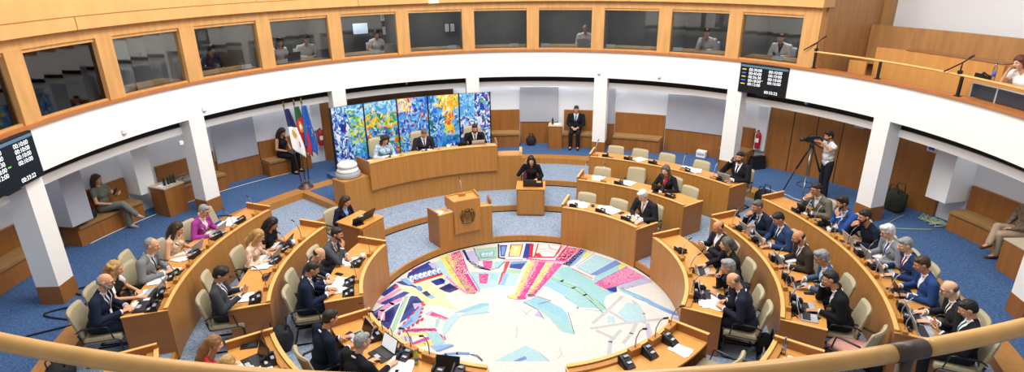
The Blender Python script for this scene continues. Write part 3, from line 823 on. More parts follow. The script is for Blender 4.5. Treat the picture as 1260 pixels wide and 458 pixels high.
def hand(mb, wrist, d, nrm, side, curl=.5, grip=False):
    """palm, four unequal bent fingers and a thumb from the side of the palm"""
    w = Vector(wrist); d = Vector(d).normalized(); n = Vector(nrm); n = (n-d*n.dot(d)).normalized(); lat = d.cross(n)*side
    for k in range(4):
        o = (-.030+.020*k); mb.cap(w+lat*o*.55+d*.005, .0135, w+lat*o+d*.082, .0115, n=8)
    for k, L in enumerate((.060, .074, .080, .070)):
        p = w+lat*(-.031+.0205*k)+d*.086; spread = lat*(-.12+.08*k); c = curl*(1.1 if k < 2 else .95)
        q = p
        for j, f in enumerate((.46, .32, .26)):
            ang = c*(.35+.55*j); dd = (d*cos(ang)+n*sin(ang)+spread*.5).normalized(); q2 = q+dd*L*f*1.15
            mb.cap(q, .0092-.0008*j, q2, .0086-.0009*j, n=8); q = q2
    b = w+lat*.026+d*.022; t1 = b+(lat*.75+d*.75+n*.25).normalized()*.042; t2 = t1+(lat*.25+d*.95+n*.45*(1+curl)).normalized()*.034
    mb.cap(w+d*.01, .014, b, .013, n=8); mb.cap(b, .0125, t1, .0105, n=8); mb.cap(t1, .0100, t2, .0085, n=8)
def V3(*a): return Vector(a)
def head_blobs(mb, H, fem=False):
    def e(c, r): mb.ell(c, r, M=H, n=14)
    e((0, -.008, .018), (.074, .094, .098)); e((0, .020, -.045), (.060, .068, .068)); e((0, .055, -.082), (.033, .032, .026))
    e((0, .072, .022), (.052, .022, .016)); e((-.034, .066, -.022), (.024, .022, .022)); e((.034, .066, -.022), (.024, .022, .022))
    for a, ra, b, rb in (((0, .086, .012), .009, (0, .106, -.020), .0135), ((-.011, .096, -.024), .009, (.011, .096, -.024), .009)):
        mb.cap(H @ Vector(a), ra, H @ Vector(b), rb)
    for s in (-1, 1): e((s*.076, -.006, -.004), (.010, .020, .031)); e((s*.02, .082, -.056), (.012, .012, .008))
    e((0, .088, -.050), (.016, .010, .006)); e((0, .086, -.062), (.015, .010, .006))
def pose(key, arms, pitch=15, yaw=0, lean=.06, legs='sit', roll=0, fem=False, hip=.56):
    """a seated or standing figure: returns its shared meshes and the head's matrix"""
    st = legs == 'stand'
    z0 = .93 if st else hip
    def up(x, y, z): return V3(x, y+lean*max(0, z-.54)/.5, z+z0-.55)
    base = {}
    nb = up(0, .0, 1.055); hc = up(0, .03, 1.205)
    H = Matrix.Translation(hc-V3(0, 0, .07)) @ Matrix.Rotation(rad(-yaw), 4, 'Z') @ Matrix.Rotation(rad(-pitch), 4, 'X') @ Matrix.Rotation(rad(roll), 4, 'Y') @ Matrix.Translation((0, .012, .07))
    sw = .165 if fem else .205
    J = {}
    for s in (-1, 1):
        a = arms['R' if s > 0 else 'L']; J[s] = dict(sh=up(s*sw, 0, .985), el=V3(s*a[0][0], a[0][1], a[0][2]+(z0-.55)), wr=V3(s*a[1][0], a[1][1], a[1][2]+(z0-.55)), d=V3(s*a[2][0], a[2][1], a[2][2]), n=V3(s*a[3][0], a[3][1], a[3][2]), curl=a[4])
    if legs == 'sit': LG = {s: [V3(s*.09, 0, z0-.01), V3(s*.115, .43, z0-.03), V3(s*.115, .40, .10), V3(s*.125, .56, .035)] for s in (-1, 1)}
    elif legs == 'cross': LG = {-1: [V3(-.09, 0, z0), V3(-.10, .43, z0-.02), V3(-.09, .40, .10), V3(-.10, .56, .035)], 1: [V3(.09, 0, z0), V3(.02, .45, z0+.10), V3(-.12, .60, z0-.22), V3(-.14, .72, z0-.30)]}
    else: LG = {s: [V3(s*.09, 0, z0-.02), V3(s*.10, .015, .50), V3(s*.10, -.01, .09), V3(s*.13, .15, .03)] for s in (-1, 1)}
    def torso(mb, g):
        k = .9 if fem else 1.12
        mb.ell(up(0, 0, .55), ((.165+g)*(1 if fem else 1), .118+g, .115+g)); mb.ell(up(0, .01, .70), (.140*k+g, .105*k+g, .15))
        mb.ell(up(0, .008, .86), (.165*k+g, .112+g, .155)); mb.cap(up(-.13*k, 0, .985), .058+g, up(.13*k, 0, .985), .058+g)
        if fem:
            for s in (-1, 1): mb.ell(up(s*.07, .085, .87), (.065+g, .055+g, .062+g))
        else: mb.ell(up(0, .04, .69), (.13+g, .095+g, .12))
        for s in (-1, 1): mb.cap(up(s*.03, -.005, 1.045), .046+g*.5, up(s*.13*k, 0, 1.0), .048+g)
    def arm(mb, s, g, to=1.0, upper=True):
        j = J[s]; w = j['el'].lerp(j['wr'], to) if to <= 1 else j['wr']
        if upper: mb.cap(j['sh'], (.054 if fem else .062)+g, j['el'], (.042 if fem else .048)+g)
        mb.cap(j['el'], .040+g, w, .029+g if to >= .8 else .035+g)
    def legsm(mb, g, to=1.0):
        for s in (-1, 1):
            h, k_, a, t = LG[s]; mb.cap(h, .088+g, k_, .060+g); mb.cap(k_, .056+g, k_.lerp(a, to), .040+g+(.012 if g else 0))
    mb = MB(); torso(mb, -.012); head_blobs(mb, H, fem); mb.cap(nb-V3(0, 0, .05), .056, hc+V3(0, .0, -.06), .050)
    for s in (-1, 1): arm(mb, s, -.006); hand(mb, J[s]['wr'], J[s]['d'], J[s]['n'], s, J[s]['curl'])
    legsm(mb, -.012)
    for s in (-1, 1): h, k_, a, t = LG[s]; mb.cap(a, .036, t, .028)
    base['body'] = remesh(mb, .0075, 'body_'+key, 2)
    # jacket with its opening cut out as shirt and tie
    mb = MB(); torso(mb, .012)
    for s in (-1, 1): arm(mb, s, .012, .90)
    jk = remesh(mb, .011, 'jacket_'+key, 3)
    zt = 1.055+z0-.55
    def cut(c, n):
        zz = c.z-(z0-.55); yy = c.y-lean*max(0, zz-.54)/.5
        if zz > .80 and .02 < yy < .19 and abs(c.x) < .012+(zz-.80)*.26 and n.y > .05:
            return 2 if abs(c.x) < .021 and zz < 1.035 else 1
        return 0
    bm = bmesh.new(); bm.from_mesh(jk)
    def zz0(z): return z+z0-.55
    for co, no in (((.012, 0, zz0(.80)), (1, 0, -.26)), ((-.012, 0, zz0(.80)), (-1, 0, -.26)), ((.021, 0, 0), (1, 0, 0)), ((-.021, 0, 0), (1, 0, 0)), ((0, 0, zz0(.80)), (0, 0, 1)), ((0, 0, zz0(1.035)), (0, 0, 1))):
        fr_ = [f for f in bm.faces if abs(f.calc_center_median().x) < .14 and .74 < f.calc_center_median().z-(z0-.55) < 1.12 and f.normal.y > 0]
        ge = set(fr_); [ge.update(f.edges) for f in fr_]; [ge.update(f.verts) for f in fr_]
        bmesh.ops.bisect_plane(bm, geom=list(ge), plane_co=co, plane_no=no, dist=1e-5)
    bm.to_mesh(jk); bm.free()
    base['jacket'], base['shirt'], base['tie'] = split_mesh(jk, cut, ('jacket', 'shirt', 'tie')); bpy.data.meshes.remove(jk)
    mb = MB()
    mb.tube([nb+V3(.066*cos(w), .06*sin(w)+.004, -.012-.018*sin(w)) for w in [2*pi*k/14 for k in range(15)]], .013, 6)
    base['collar'] = mb.mesh('collar', [None])
    for s in (-1, 1): j = J[s]; base['cuff%d' % s] = MB().tube([j['el'].lerp(j['wr'], .84), j['el'].lerp(j['wr'], .985)], .0375, 12).mesh('cuff', [None])
    mb = MB(); torso(mb, .010)
    for s in (-1, 1): arm(mb, s, .011, .92)
    base['blouse'] = remesh(mb, .012, 'blouse_'+key, 3)
    mb = MB(); torso(mb, .008)
    for s in (-1, 1): mb.cap(J[s]['sh'], .06, J[s]['sh'].lerp(J[s]['el'], .42), .054)
    base['short'] = remesh(mb, .012, 'short_top_'+key, 3)
    for s in (-1, 1): base['sleeve%d' % s] = MB().cap(J[s]['sh']+V3(-s*.03, 0, .006), .070, J[s]['sh'].lerp(J[s]['el'], .5), .062).mesh('sleeve', [None])
    mb = MB(); torso(mb, .006); base['sleeveless'] = remesh(mb, .012, 'sleeveless_top_'+key, 3)
    mb = MB(); mb.ell(up(0, -.005, .55), (.172, .128, .115)); legsm(mb, .012, .95); base['trousers'] = remesh(mb, .014, 'trousers_'+key, 3)
    mb = MB()
    for s in (-1, 1):
        h, k_, a, t = LG[s]; mb.cap(a-V3(0, .03, .02), .045, t, .034); mb.cap(a, .043, a.lerp(k_, .10), .044)
    base['shoes'] = remesh(mb, .012, 'shoes_'+key, 2)
    base['H'] = H; base['J'] = J; base['up'] = up; base['nb'] = nb
    return base
def mirror(a): return {'L': a['R'], 'R': a['L']}
TYPE = ((.27, .10, .73), (.13, .37, .735), (-.15, 1, -.10), (0, -.3, -1), .55)
FLAT = ((.29, .13, .74), (.08, .37, .735), (-.75, .65, -.06), (0, 0, -1), .3)
CHIN = ((.21, .34, .755), (.10, .385, .985), (-.62, -.02, .72), (-.45, -.75, .2), .8)
CHEEK = ((.24, .32, .755), (.145, .325, 1.02), (-.30, -.12, .9), (-.75, -.45, .1), .45)
EAR = ((.34, .17, .78), (.17, .14, 1.08), (-.35, -.25, .9), (-1, -.1, .1), .9)
HOLD = ((.26, .10, .73), (.10, .33, .84), (-.55, .75, .25), (-.6, -.2, .6), .9)
LAP = ((.25, .05, .74), (.08, .26, .66), (-.7, .7, -.1), (0, -.2, -1), .4)
WRITE = ((.27, .12, .74), (.14, .36, .75), (-.35, .9, -.2), (-.4, 0, -1), 1.0)
REACH = ((.25, .20, .79), (.15, .46, .735), (-.1, 1, -.04), (0, 0, -1), .3)
POSES = {}
def get_pose(k):
    if k in POSES: return POSES[k]
    A = {'type': (dict(R=TYPE, L=TYPE), dict(pitch=22, lean=.12)), 'flat': (dict(R=FLAT, L=FLAT), dict(pitch=14, lean=.14)), 'reach': (dict(R=REACH, L=TYPE), dict(pitch=12, lean=.12, yaw=14)),
         'chin': (dict(R=CHIN, L=FLAT), dict(pitch=14, lean=.16)), 'chinl': (dict(R=FLAT, L=CHIN), dict(pitch=14, lean=.16, yaw=8)), 'cheek': (dict(R=CHEEK, L=TYPE), dict(pitch=18, lean=.16, roll=8)),
         'ear': (dict(R=EAR, L=FLAT), dict(pitch=4, lean=.04, yaw=-10)), 'hold': (dict(R=HOLD, L=HOLD), dict(pitch=30, lean=.02)), 'write': (dict(R=WRITE, L=FLAT), dict(pitch=34, lean=.16)),
         'read': (dict(R=FLAT, L=TYPE), dict(pitch=30, lean=.10)), 'lap': (dict(R=LAP, L=LAP), dict(pitch=8, lean=-.02)),
         'wtype': (dict(R=TYPE, L=TYPE), dict(pitch=24, lean=.12, fem=True)), 'wread': (dict(R=FLAT, L=TYPE), dict(pitch=30, lean=.12, fem=True)), 'wflat': (dict(R=REACH, L=FLAT), dict(pitch=16, lean=.10, fem=True)), 'wcheek': (dict(R=EAR, L=TYPE), dict(pitch=18, lean=.12, fem=True, roll=6)),
         'wcross': (dict(R=LAP, L=HOLD), dict(pitch=6, lean=-.05, fem=True, legs='cross')), 'wlaptop': (dict(R=LAP, L=LAP), dict(pitch=26, lean=.04, fem=True)),
         'film': (dict(R=((.24, .10, .84), (.10, .32, .98), (-.3, .9, .3), (-.9, 0, -.2), .8), L=((.24, .14, .92), (.10, .34, 1.10), (-.3, .9, .3), (-.9, 0, -.2), .8)), dict(pitch=10, lean=.03, legs='stand')),
         'legs': (dict(R=LAP, L=LAP), dict(pitch=10, lean=-.03, legs='cross'))}[k]
    POSES[k] = pose(k, A[0], **A[1]); return POSES[k]
SKIN = {k: mat('skin_'+k, c, .5, spec=.3) for k, c in dict(a='d6a07c', b='c48b67', c='e0b292', d='b07a58').items()}
HAIR = {k: mat('hair_'+k, c, .6, var=.25, scale=40, stretch=(1, 1, .3)) for k, c in dict(black='17130f', brown='3a2717', dark='241a13', grey='8b8b8a', white='d3d3d2', blonde='b08a52', fair='8a5f38', salt='57524c', red='5e2a18').items()}
def hair_mesh(style):
    def f():
        mb = MB()
        if style == 'short': mb.ell((0, -.018, .036), (.081, .096, .092)); mb.ell((0, -.045, -.005), (.074, .066, .07)); mb.ell((0, .045, .085), (.055, .045, .032))
        elif style == 'full': mb.ell((0, -.016, .042), (.086, .100, .097)); mb.ell((0, -.045, -.01), (.078, .068, .075)); mb.ell((.015, .05, .09), (.06, .045, .038)); mb.ell((-.03, .03, .1), (.05, .05, .035))
        elif style == 'curly':
            r = random.Random(3)
            for _ in range(70):
                th = r.uniform(0, 2*pi); z = r.uniform(-.05, .125); rr = .085*math.sqrt(max(.05, 1-(max(0, z)/.135)**2)); y = rr*1.1*sin(th)-.02
                if y > .045 and z < .065: continue
                mb.ell((rr*cos(th), y, z), (.024, .024, .024), n=8)
            mb.ell((0, -.02, .035), (.082, .09, .09))
        elif style == 'fringe': mb.ell((0, -.034, -.006), (.082, .078, .052)); mb.ell((0, -.05, .02), (.074, .062, .055))
        elif style == 'shaved': mb.ell((0, -.022, .012), (.0765, .088, .066))
        elif style == 'recede': mb.ell((0, -.032, .034), (.080, .086, .088)); mb.ell((0, -.045, -.005), (.076, .066, .07))
        elif style in ('long', 'longcurl', 'bob'):
            mb.ell((0, -.018, .040), (.088, .100, .096)); L = {'long': -.30, 'longcurl': -.24, 'bob': -.12}[style]
            mb.tube([(0, -.05, .06), (0, -.085, -.06), (0, -.10, L*.7), (0, -.095, L)], [.07, .085, .08, .05], 12, flat=.55)
            for s in (-1, 1): mb.tube([(s*.062, .02, .075), (s*.084, .0, -.01), (s*.09, -.01, L*.5), (s*.082, .015, L*.95)], [.028, .032, .036, .018], 10)
            if style == 'longcurl':
                r = random.Random(5)
                for _ in range(60):
                    th = r.uniform(pi*.9, pi*2.1); z = r.uniform(L, .08); mb.ell((.105*cos(th), .09*sin(th)-.02, z), (.026, .026, .03), n=8)
        me = remesh(mb, .008, 'hair_'+style, 2)
        for v in me.vertices:
            n_ = noise.noise(Vector((v.co.x*60, v.co.y*60, v.co.z*22))); v.co += v.co.normalized()*n_*.004
        return me
    return cached('hair_'+style, f)
EYEW = mat('eye_white', 'e8e6e2', .3); EYED = mat('eye_dark', '1c1410', .2); LIPS = mat('lips', 'a05a50', .5); GLASSF = mat('spectacle_frame', '141416', .3)
def eye_mesh(s):
    mb = MB(); mb.ell((s*.030, .074, .010), (.0135, .0115, .0095), 0, n=10); mb.ell((s*.030, .083, .010), (.006, .0042, .006), 1, n=8)
    return mb.mesh('eye', [EYEW, EYED])
def brows_mesh():
    mb = MB()
    for s in (-1, 1): mb.tube([(s*.014, .093, .030), (s*.030, .093, .036), (s*.048, .082, .030)], [.003, .0045, .002], 6)
    return mb.mesh('eyebrows', [None])
def lips_mesh(): return MB().tube([(-.022, .089, -.056), (-.008, .099, -.053), (.008, .099, -.053), (.022, .089, -.056)], [.003, .006, .006, .003], 6).mesh('lips', [LIPS])
def beard_mesh():
    mb = MB(); mb.ell((0, .050, -.080), (.048, .044, .036)); mb.tube([(-.070, .012, -.02), (-.060, .032, -.060), (0, .066, -.095), (.060, .032, -.060), (.070, .012, -.02)], [.012, .02, .024, .02, .012], 8); mb.tube([(-.032, .082, -.05), (0, .100, -.041), (.032, .082, -.05)], [.006, .008, .006], 6)
    return remesh(mb, .007, 'beard', 2)
def glasses_mesh():
    mb = MB()
    for s in (-1, 1):
        mb.tube([(s*.031+.023*cos(w), .103-.012*abs(cos(w)), .008+.018*sin(w)) for w in [2*pi*k/14 for k in range(15)]], .0022, 6); mb.tube([(s*.054, .094, .012), (s*.076, .03, .012), (s*.08, -.01, .004)], .002, 6)
    mb.tube([(-.008, .104, .012), (.008, .104, .012)], .002, 6); return mb.mesh('glasses', [GLASSF])
CLOTH = {}
def cloth(c, var=.06, scale=30):
    k = 'cloth_'+c+('p' if var > .2 else ''); return mat(k, c, .85, var=var, scale=scale, spec=.2)
def person(label, R, a, z, ps, jacket=None, shirt='f2f2f2', tie=None, top=None, trousers='20222a', hair='dark', style='short', skin='a', glasses=False, beard=None, turn=0, scale=1.0, extra=None, group=None, M=None, shoes='15130f', pattern=False, dz=0, sleeves=None):
    P = get_pose(ps); t = thing('person', label, 'person', (0, 0, 0))
    t.matrix_basis = (M if M is not None else frame(R, a, z+dz, turn)) @ Matrix.Diagonal((scale, scale, 1+(scale-1)*.8, 1))
    put('body', P['body'], t, mats=[SKIN[skin]])
    if jacket:
        cm = cloth(jacket); put('jacket', P['jacket'], t, mats=[cm]); sm = cloth(shirt, .02)
        put('shirt', P['shirt'], t, mats=[sm])
        if P['tie']: put('tie' if tie else 'shirt_front', P['tie'], t, mats=[cloth(tie) if tie else sm])
        put('collar', P['collar'], t, mats=[sm]); put('cuff', P['cuff1'], t, mats=[sm]); put('cuff', P['cuff-1'], t, mats=[sm])
    if top:
        kind, c = top; put({'blouse': 'blouse', 'short': 'short_sleeved_top', 'sleeveless': 'sleeveless_top'}[kind], P[kind], t, mats=[cloth(c, .45, 18) if pattern else cloth(c)])
    if sleeves:
        for s in (-1, 1): put('sleeve', P['sleeve%d' % s], t, mats=[cloth(sleeves)])
    put('trousers', P['trousers'], t, mats=[cloth(trousers)]); put('shoes', P['shoes'], t, mats=[cloth(shoes)])
    H = P['H']
    if style != 'bald': put('hair', hair_mesh(style), t, H, [HAIR[hair]])
    [put('eye', cached('eye%d' % s, lambda: eye_mesh(s)), t, H) for s in (-1, 1)]; put('eyebrows', cached('brows', brows_mesh), t, H, [HAIR[hair if hair not in ('white', 'blonde') else 'salt']]); put('lips', cached('lips', lips_mesh), t, H)
    if beard: put('beard', cached('beard', beard_mesh), t, H, [HAIR[beard]])
    if glasses: put('glasses', cached('glasses', glasses_mesh), t, H)
    if extra == 'lanyard':
        u = P['up']; mb = MB(); mb.tube([u(-.05, .09, 1.03), u(-.045, .135, .95), u(0, .15, .76)], .005, 6).tube([u(.05, .09, 1.03), u(.045, .135, .95), u(0, .15, .76)], .005, 6).box(u(0, .155, .72), (.06, .006, .08)); mb.build('lanyard', PAPER, t)
    if extra == 'redlanyard':
        u = P['up']; mb = MB(); mb.tube([u(-.05, .09, 1.03), u(0, .14, .78)], .006, 6).tube([u(.05, .09, 1.03), u(0, .14, .78)], .006, 6); mb.build('lanyard', mat('red_ribbon', 'b5202c', .7), t)
    if extra == 'headset':
        mb = MB(); mb.tube([(.088*cos(w), -.01, .01+.125*sin(w)) for w in [pi*k/10 for k in range(11)]], .008, 6)
        for s in (-1, 1): mb.ell((s*.09, -.005, -.002), (.018, .032, .036), n=10)
        put('headset', mb.mesh('headset', [BLACK]), t, H)
    return t
# ---- chairs
def chair_meshes():
    seat = MB().box((0, .03, .43), (.49, .48, .09), bev=.03).mesh('seat', [BEIGE])
    mb = MB(); vs = []; fs = []; nx, nz = 8, 8
    def P(u, v, d): 
        w = .24*(1-.10*v*v); x = (2*u-1)*w; y = -.215-.11*v+.05*(2*u-1)**2; return (x, y-d, .48+.43*v)
    bm = bmesh.new(); g = {}
    for d in (0, 1):
        for i in range(nx+1):
            for j in range(nz+1): g[d, i, j] = bm.verts.new(P(i/nx, j/nz, .055*d))
    for i in range(nx):
        for j in range(nz):
            bm.faces.new((g[0, i, j], g[0, i+1, j], g[0, i+1, j+1], g[0, i, j+1])); bm.faces.new((g[1, i, j], g[1, i, j+1], g[1, i+1, j+1], g[1, i+1, j]))
    for i in range(nx): bm.faces.new((g[0, i, 0], g[1, i, 0], g[1, i+1, 0], g[0, i+1, 0])); bm.faces.new((g[0, i, nz], g[0, i+1, nz], g[1, i+1, nz], g[1, i, nz]))
    for j in range(nz): bm.faces.new((g[0, 0, j], g[0, 0, j+1], g[1, 0, j+1], g[1, 0, j])); bm.faces.new((g[0, nx, j], g[1, nx, j], g[1, nx, j+1], g[0, nx, j+1]))
    bmesh.ops.recalc_face_normals(bm, faces=bm.faces)
    bmesh.ops.bevel(bm, geom=[e for e in bm.edges if e.calc_face_angle(0) > .9], offset=.018, segments=2, affect='EDGES')
    back = bpy.data.meshes.new('backrest'); bm.to_mesh(back); bm.free(); back.materials.append(BEIGE); back.polygons.foreach_set('use_smooth', [True]*len(back.polygons))
    fr = MB()
    for s in (-1, 1): fr.tube([(s*.235, -.25, .56), (s*.235, -.22, .42), (s*.235, .22, .42), (s*.245, .25, .36), (s*.245, .25, .05), (s*.24, .22, .016), (s*.24, -.26, .016)], .013, 8)
    fr.tube([(-.24, -.26, .016), (.24, -.26, .016)], .013, 8).tube([(-.235, .1, .42), (.235, .1, .42)], .011, 8)
    fr = fr.mesh('frame', [BLACK])
    arms = [MB().tube([(s*.245, -.26, .60), (s*.265, -.18, .655), (s*.265, .08, .66), (s*.262, .14, .64), (s*.25, .18, .44)], [.012, .02, .02, .016, .012], 8, flat=.7).mesh('armrest', [BLACK]) for s in (-1, 1)]
    return seat, back, fr, arms
CM = chair_meshes()
def chair(label, R, a, z, turn=0, push=0, mats=None, sc=1, group='beige chairs of the chamber'):
    t = thing('upholstered_chair', label, 'chair', (0, 0, 0), 0, group); t.matrix_basis = frame(R, a, z, turn) @ Matrix.Scale(sc, 4)
    put('seat', CM[0], t, mats=[mats[1]] if mats else None); put('backrest', CM[1], t, mats=[mats[0]] if mats else None); put('frame', CM[2], t)
    for m in CM[3]: put('armrest', m, t)
    return t
# ================================================================ DESK THINGS
def at(F, x, y, z, rz=0): return F @ Matrix.Translation((x, y, z)) @ Matrix.Rotation(rad(rz), 4, 'Z')
def item(name, label, cat, M, group=None):
    t = thing(name, label, cat, (0, 0, 0), 0, group); t.matrix_basis = M; return t
def mic(label, M, stem='dark', tilt=.10, h=.34):
    t = item('microphone', label, 'microphone', M, 'gooseneck microphones on the desks')
    put('base', cached('mic_base', lambda: MB().box((0, 0, .035), (.15, .075, .07), bev=.006).mesh('base', [WOOD])), t)
    put('front_grille', cached('mic_grille', lambda: MB().box((0, -.039, .035), (.10, .004, .045)).mesh('front_grille', [WOODE])), t)
    sm = STEEL if stem == 'dark' else SILVER
    put('gooseneck', cached('mic_stem'+str(h), lambda: MB().tube([(0, 0, .065), (0, -.005, .07+h*.4), (0, -.05, .07+h*.8), (0, -.10, .07+h)], .006, 8).mesh('gooseneck', [SILVER])), t, mats=[sm])
    put('microphone_head', cached('mic_head'+str(h), lambda: MB().cap((0, -.10, .07+h), .011, (0, -.15, .07+h*1.1), .012).mesh('microphone_head', [BLACK])), t)
    return t
SCR = mat('laptop_screen', '55606e', .2); SCRD = mat('laptop_screen_dark', '0d0f14', .2)
SCRON = mat('screen_white', 'dfe8ee', .3, emit=.5)
KEY = mat('keys', '2c2e33', .5)
def laptop(label, M, color='silver', screen='off', ang=110, low=False):
    cm = SILVER if color == 'silver' else BLACK
    t = item('laptop', label, 'laptop', M, 'laptops on the desks')
    put('base', cached('lap_base', lambda: MB().box((0, 0, .010), (.34, .235, .018), bev=.004).mesh('base', [SILVER])), t, mats=[cm])
    put('keyboard', cached('lap_keys', lambda: MB().box((0, .035, .0205), (.30, .11, .004)).mesh('keyboard', [KEY])), t)
    put('touchpad', cached('lap_pad', lambda: MB().box((0, -.07, .0198), (.10, .06, .002)).mesh('touchpad', [GREYP])), t)
    L = Matrix.Translation((0, .117, .014)) @ Matrix.Rotation(rad(90-ang), 4, 'X')
    lid = put('screen', cached('lap_lid', lambda: MB().box((0, 0, .115), (.34, .010, .23), bev=.004).mesh('screen', [SILVER])), t, L, [cm])
    put('display', cached('lap_disp', lambda: MB().box((0, -.0058, .118), (.315, .002, .20)).mesh('display', [SCR])), lid, None, [SCRON if screen == 'on' else SCRD])
    return t
def phone(label, M):
    t = item('desk_telephone', label, 'telephone', M, 'telephones on the desks')
    put('body', cached('ph_body', lambda: MB().add([(-.085, -.10, 0), (.085, -.10, 0), (.085, .10, 0), (-.085, .10, 0), (-.085, -.10, .02), (.085, -.10, .02), (.085, .10, .12), (-.085, .10, .12)], [(0, 3, 2, 1), (4, 5, 6, 7), (0, 1, 5, 4), (1, 2, 6, 5), (2, 3, 7, 6), (3, 0, 4, 7)]).mesh('body', [BLACK])), t)
    put('handset', cached('ph_hand', lambda: MB().tube([(-.06, -.085, .045), (-.06, -.075, .065), (-.06, .0, .10), (-.06, .075, .14), (-.06, .09, .125)], [.02, .022, .014, .022, .02], 8).mesh('handset', [DARK])), t)
    put('display', cached('ph_disp', lambda: MB().box((.03, .06, .111), (.075, .045, .008), M=Matrix.Translation((0, 0, 0))).mesh('display', [mat('phone_display', '8d97a8', .3)])), t)
    put('keypad', cached('ph_keys', lambda: MB().box((.03, -.02, .063), (.07, .055, .006)).mesh('keypad', [GREYP])), t)
    return t
def papers(label, M, n=4, w=.21, d=.297, spread=.05, seed=1, c=PAPER, cat='papers', name='paper_sheets'):
    r = random.Random(seed); mb = MB(); z = .002
    for i in range(n): mb.box((r.uniform(-spread, spread), r.uniform(-spread, spread), z+.0015), (w, d, .003), rz=r.uniform(-.3, .3)); z += .0034
    t = mb.build(name, c, None); t.matrix_basis = M; t['label'] = label; t['category'] = cat; return t
def simple(name, label, cat, M, mb, m, group=None):
    t = mb.build(name, m, None); t.matrix_basis = M; t['label'] = label; t['category'] = cat
    if group: t['group'] = group
    return t
def bottle(label, M, h=.22, cap='2a5fb0', liquid=None):
    t = item('water_bottle', label, 'bottle', M)
    MB().lathe([(.030, 0), (.032, .01), (.032, h*.62), (.026, h*.75), (.012, h*.88), (.012, h*.95)], 14).build('body', liquid or BOTTLEG, t)
    MB().lathe([(.014, h*.94), (.014, h)], 12).build('cap', mat('cap_'+cap, cap, .4), t)
    MB().lathe([(.0325, h*.28), (.0325, h*.5)], 14).build('paper_label', mat('bottle_label_'+cap, cap, .5), t); return t
def mouse(label, M): return simple('computer_mouse', label, 'mouse', M, MB().ell((0, 0, .012), (.03, .052, .018)), BLACK)
def smartphone(label, M): return simple('smartphone', label, 'phone', M, MB().box((0, 0, .006), (.075, .155, .009), bev=.003), BLACK)
def cup(label, M, c=DARK): return simple('drinking_cup', label, 'cup', M, MB().lathe([(.028, 0), (.034, .005), (.04, .11), (.036, .11), (.03, .012)], 16), c)
def tablet(label, M):
    t = item('tablet', label, 'tablet', M); L = Matrix.Rotation(rad(-25), 4, 'X')
    MB().box((0, 0, .10), (.26, .012, .19), bev=.004, M=L).build('case', BLACK, t); MB().box((0, -.008, .10), (.235, .003, .165), M=L).build('display', mat('tablet_screen', '3a4350', .15), t)
    MB().box((0, .06, .006), (.2, .1, .01)).build('stand', BLACK, t); return t
def clutter(F, who, zt, codes, seed, mic_stem='dark'):
    """the things lying on the desk before one seat; who names its owner"""
    r = random.Random(seed)
    codes += ''.join(q for q in 'kh' if q not in codes and seed % 3)
    for cd in codes:
        j = lambda a: r.uniform(-a, a)
        if cd == 'm': mic('gooseneck microphone on wooden box before '+who, at(F, -.20+j(.03), .735, zt+.038, j(8)), mic_stem)
        elif cd == 'M': mic('pale slanted gooseneck microphone before '+who, at(F, .18+j(.03), .735, zt+.038, j(15)), 'pale')
        elif cd == 'l': laptop('silver laptop open before '+who, at(F, j(.03), .44, zt, j(6)))
        elif cd == 'L': laptop('black laptop open before '+who, at(F, j(.03), .44, zt, j(6)), 'black')
        elif cd == 'h': phone('black desk telephone before '+who, at(F, .16+j(.03), .60, zt, j(15)))
        elif cd == 'p': papers('white papers on the desk before '+who, at(F, -.02+j(.06), .40, zt, j(20)), seed=seed)
        elif cd == 'P': papers('spread white papers off to the side before '+who, at(F, .20+j(.03), .42, zt, j(30)), 6, spread=.07, seed=seed+5)
        elif cd == 'o': mouse('black computer mouse by the hand of '+who, at(F, .25, .34, zt, j(20)))
        elif cd == 's': smartphone('black smartphone on the desk before '+who, at(F, -.22+j(.02), .36, zt, j(40)))
        elif cd == 'c': cup('dark cup on the desk before '+who, at(F, .24, .55, zt))
        elif cd == 'w': cup('white cup on the desk before '+who, at(F, -.10, .62, zt), mat('cup_white', 'eeeeee', .4))
        elif cd == 'b': bottle('small clear water bottle before '+who, at(F, .08, .62, zt))
        elif cd == 'k':   # cable and headphones tangle
            mb = MB(); P = []
            for k in range(26): P.append((.10*sin(k*.9)+j(.02), .05*cos(k*1.3)+j(.02), .008+.012*(k % 3)))
            simple('headphone_cable', 'black tangled headphone cable before '+who, 'cable', at(F, .02, .64, zt), mb.tube(P, .007, 6), BLACK)
        elif cd == 'e':
            mb = MB(); mb.tube([(.075*cos(w), 0, .08*sin(w)) for w in [pi*k/8 for k in range(9)]], .007, 6, M=Matrix.Rotation(rad(75), 4, 'X'))
            for s in (-1, 1): mb.ell((s*.075, 0, .02), (.034, .034, .02))
            simple('headphones', 'black headphones lying before '+who, 'headphones', at(F, -.06, .62, zt, j(40)), mb, BLACK)
# ================================================================ SEATS
SEAT = .80
BLOCKS = ((-170, -121.4), (-108.8, -71), (18.3, 55.5), (66, 116), (129, 168))
def seat(k, a, ps, label, who, codes, kw, seed=1, R=None, chair_on=True, stem='dark', cturn=0):
    lo, hi = min(BLOCKS, key=lambda b: max(b[0]-a, a-b[1], 0)); mg = lambda d: deg(d/(R_T[k-1]+.4))
    ac = min(max(a, lo+mg(.29)), hi-mg(.29)); a = min(max(a, lo+mg(.20)), hi-mg(.20))
    R = R_T[k-1]+(R or SEAT); z = TZ[k]
    person(label, R, a, z, ps, scale=1.03 if ps[0] == 'w' and ps != 'write' else 1.09, **kw)
    if chair_on: chair('beige upholstered chair holding '+who, R-.08, a, z, cturn, sc=1.05)
    clutter(frame(R_T[k-1]+SEAT, ac, 0), who, z+.735, codes, seed, stem)
N = 'navy'
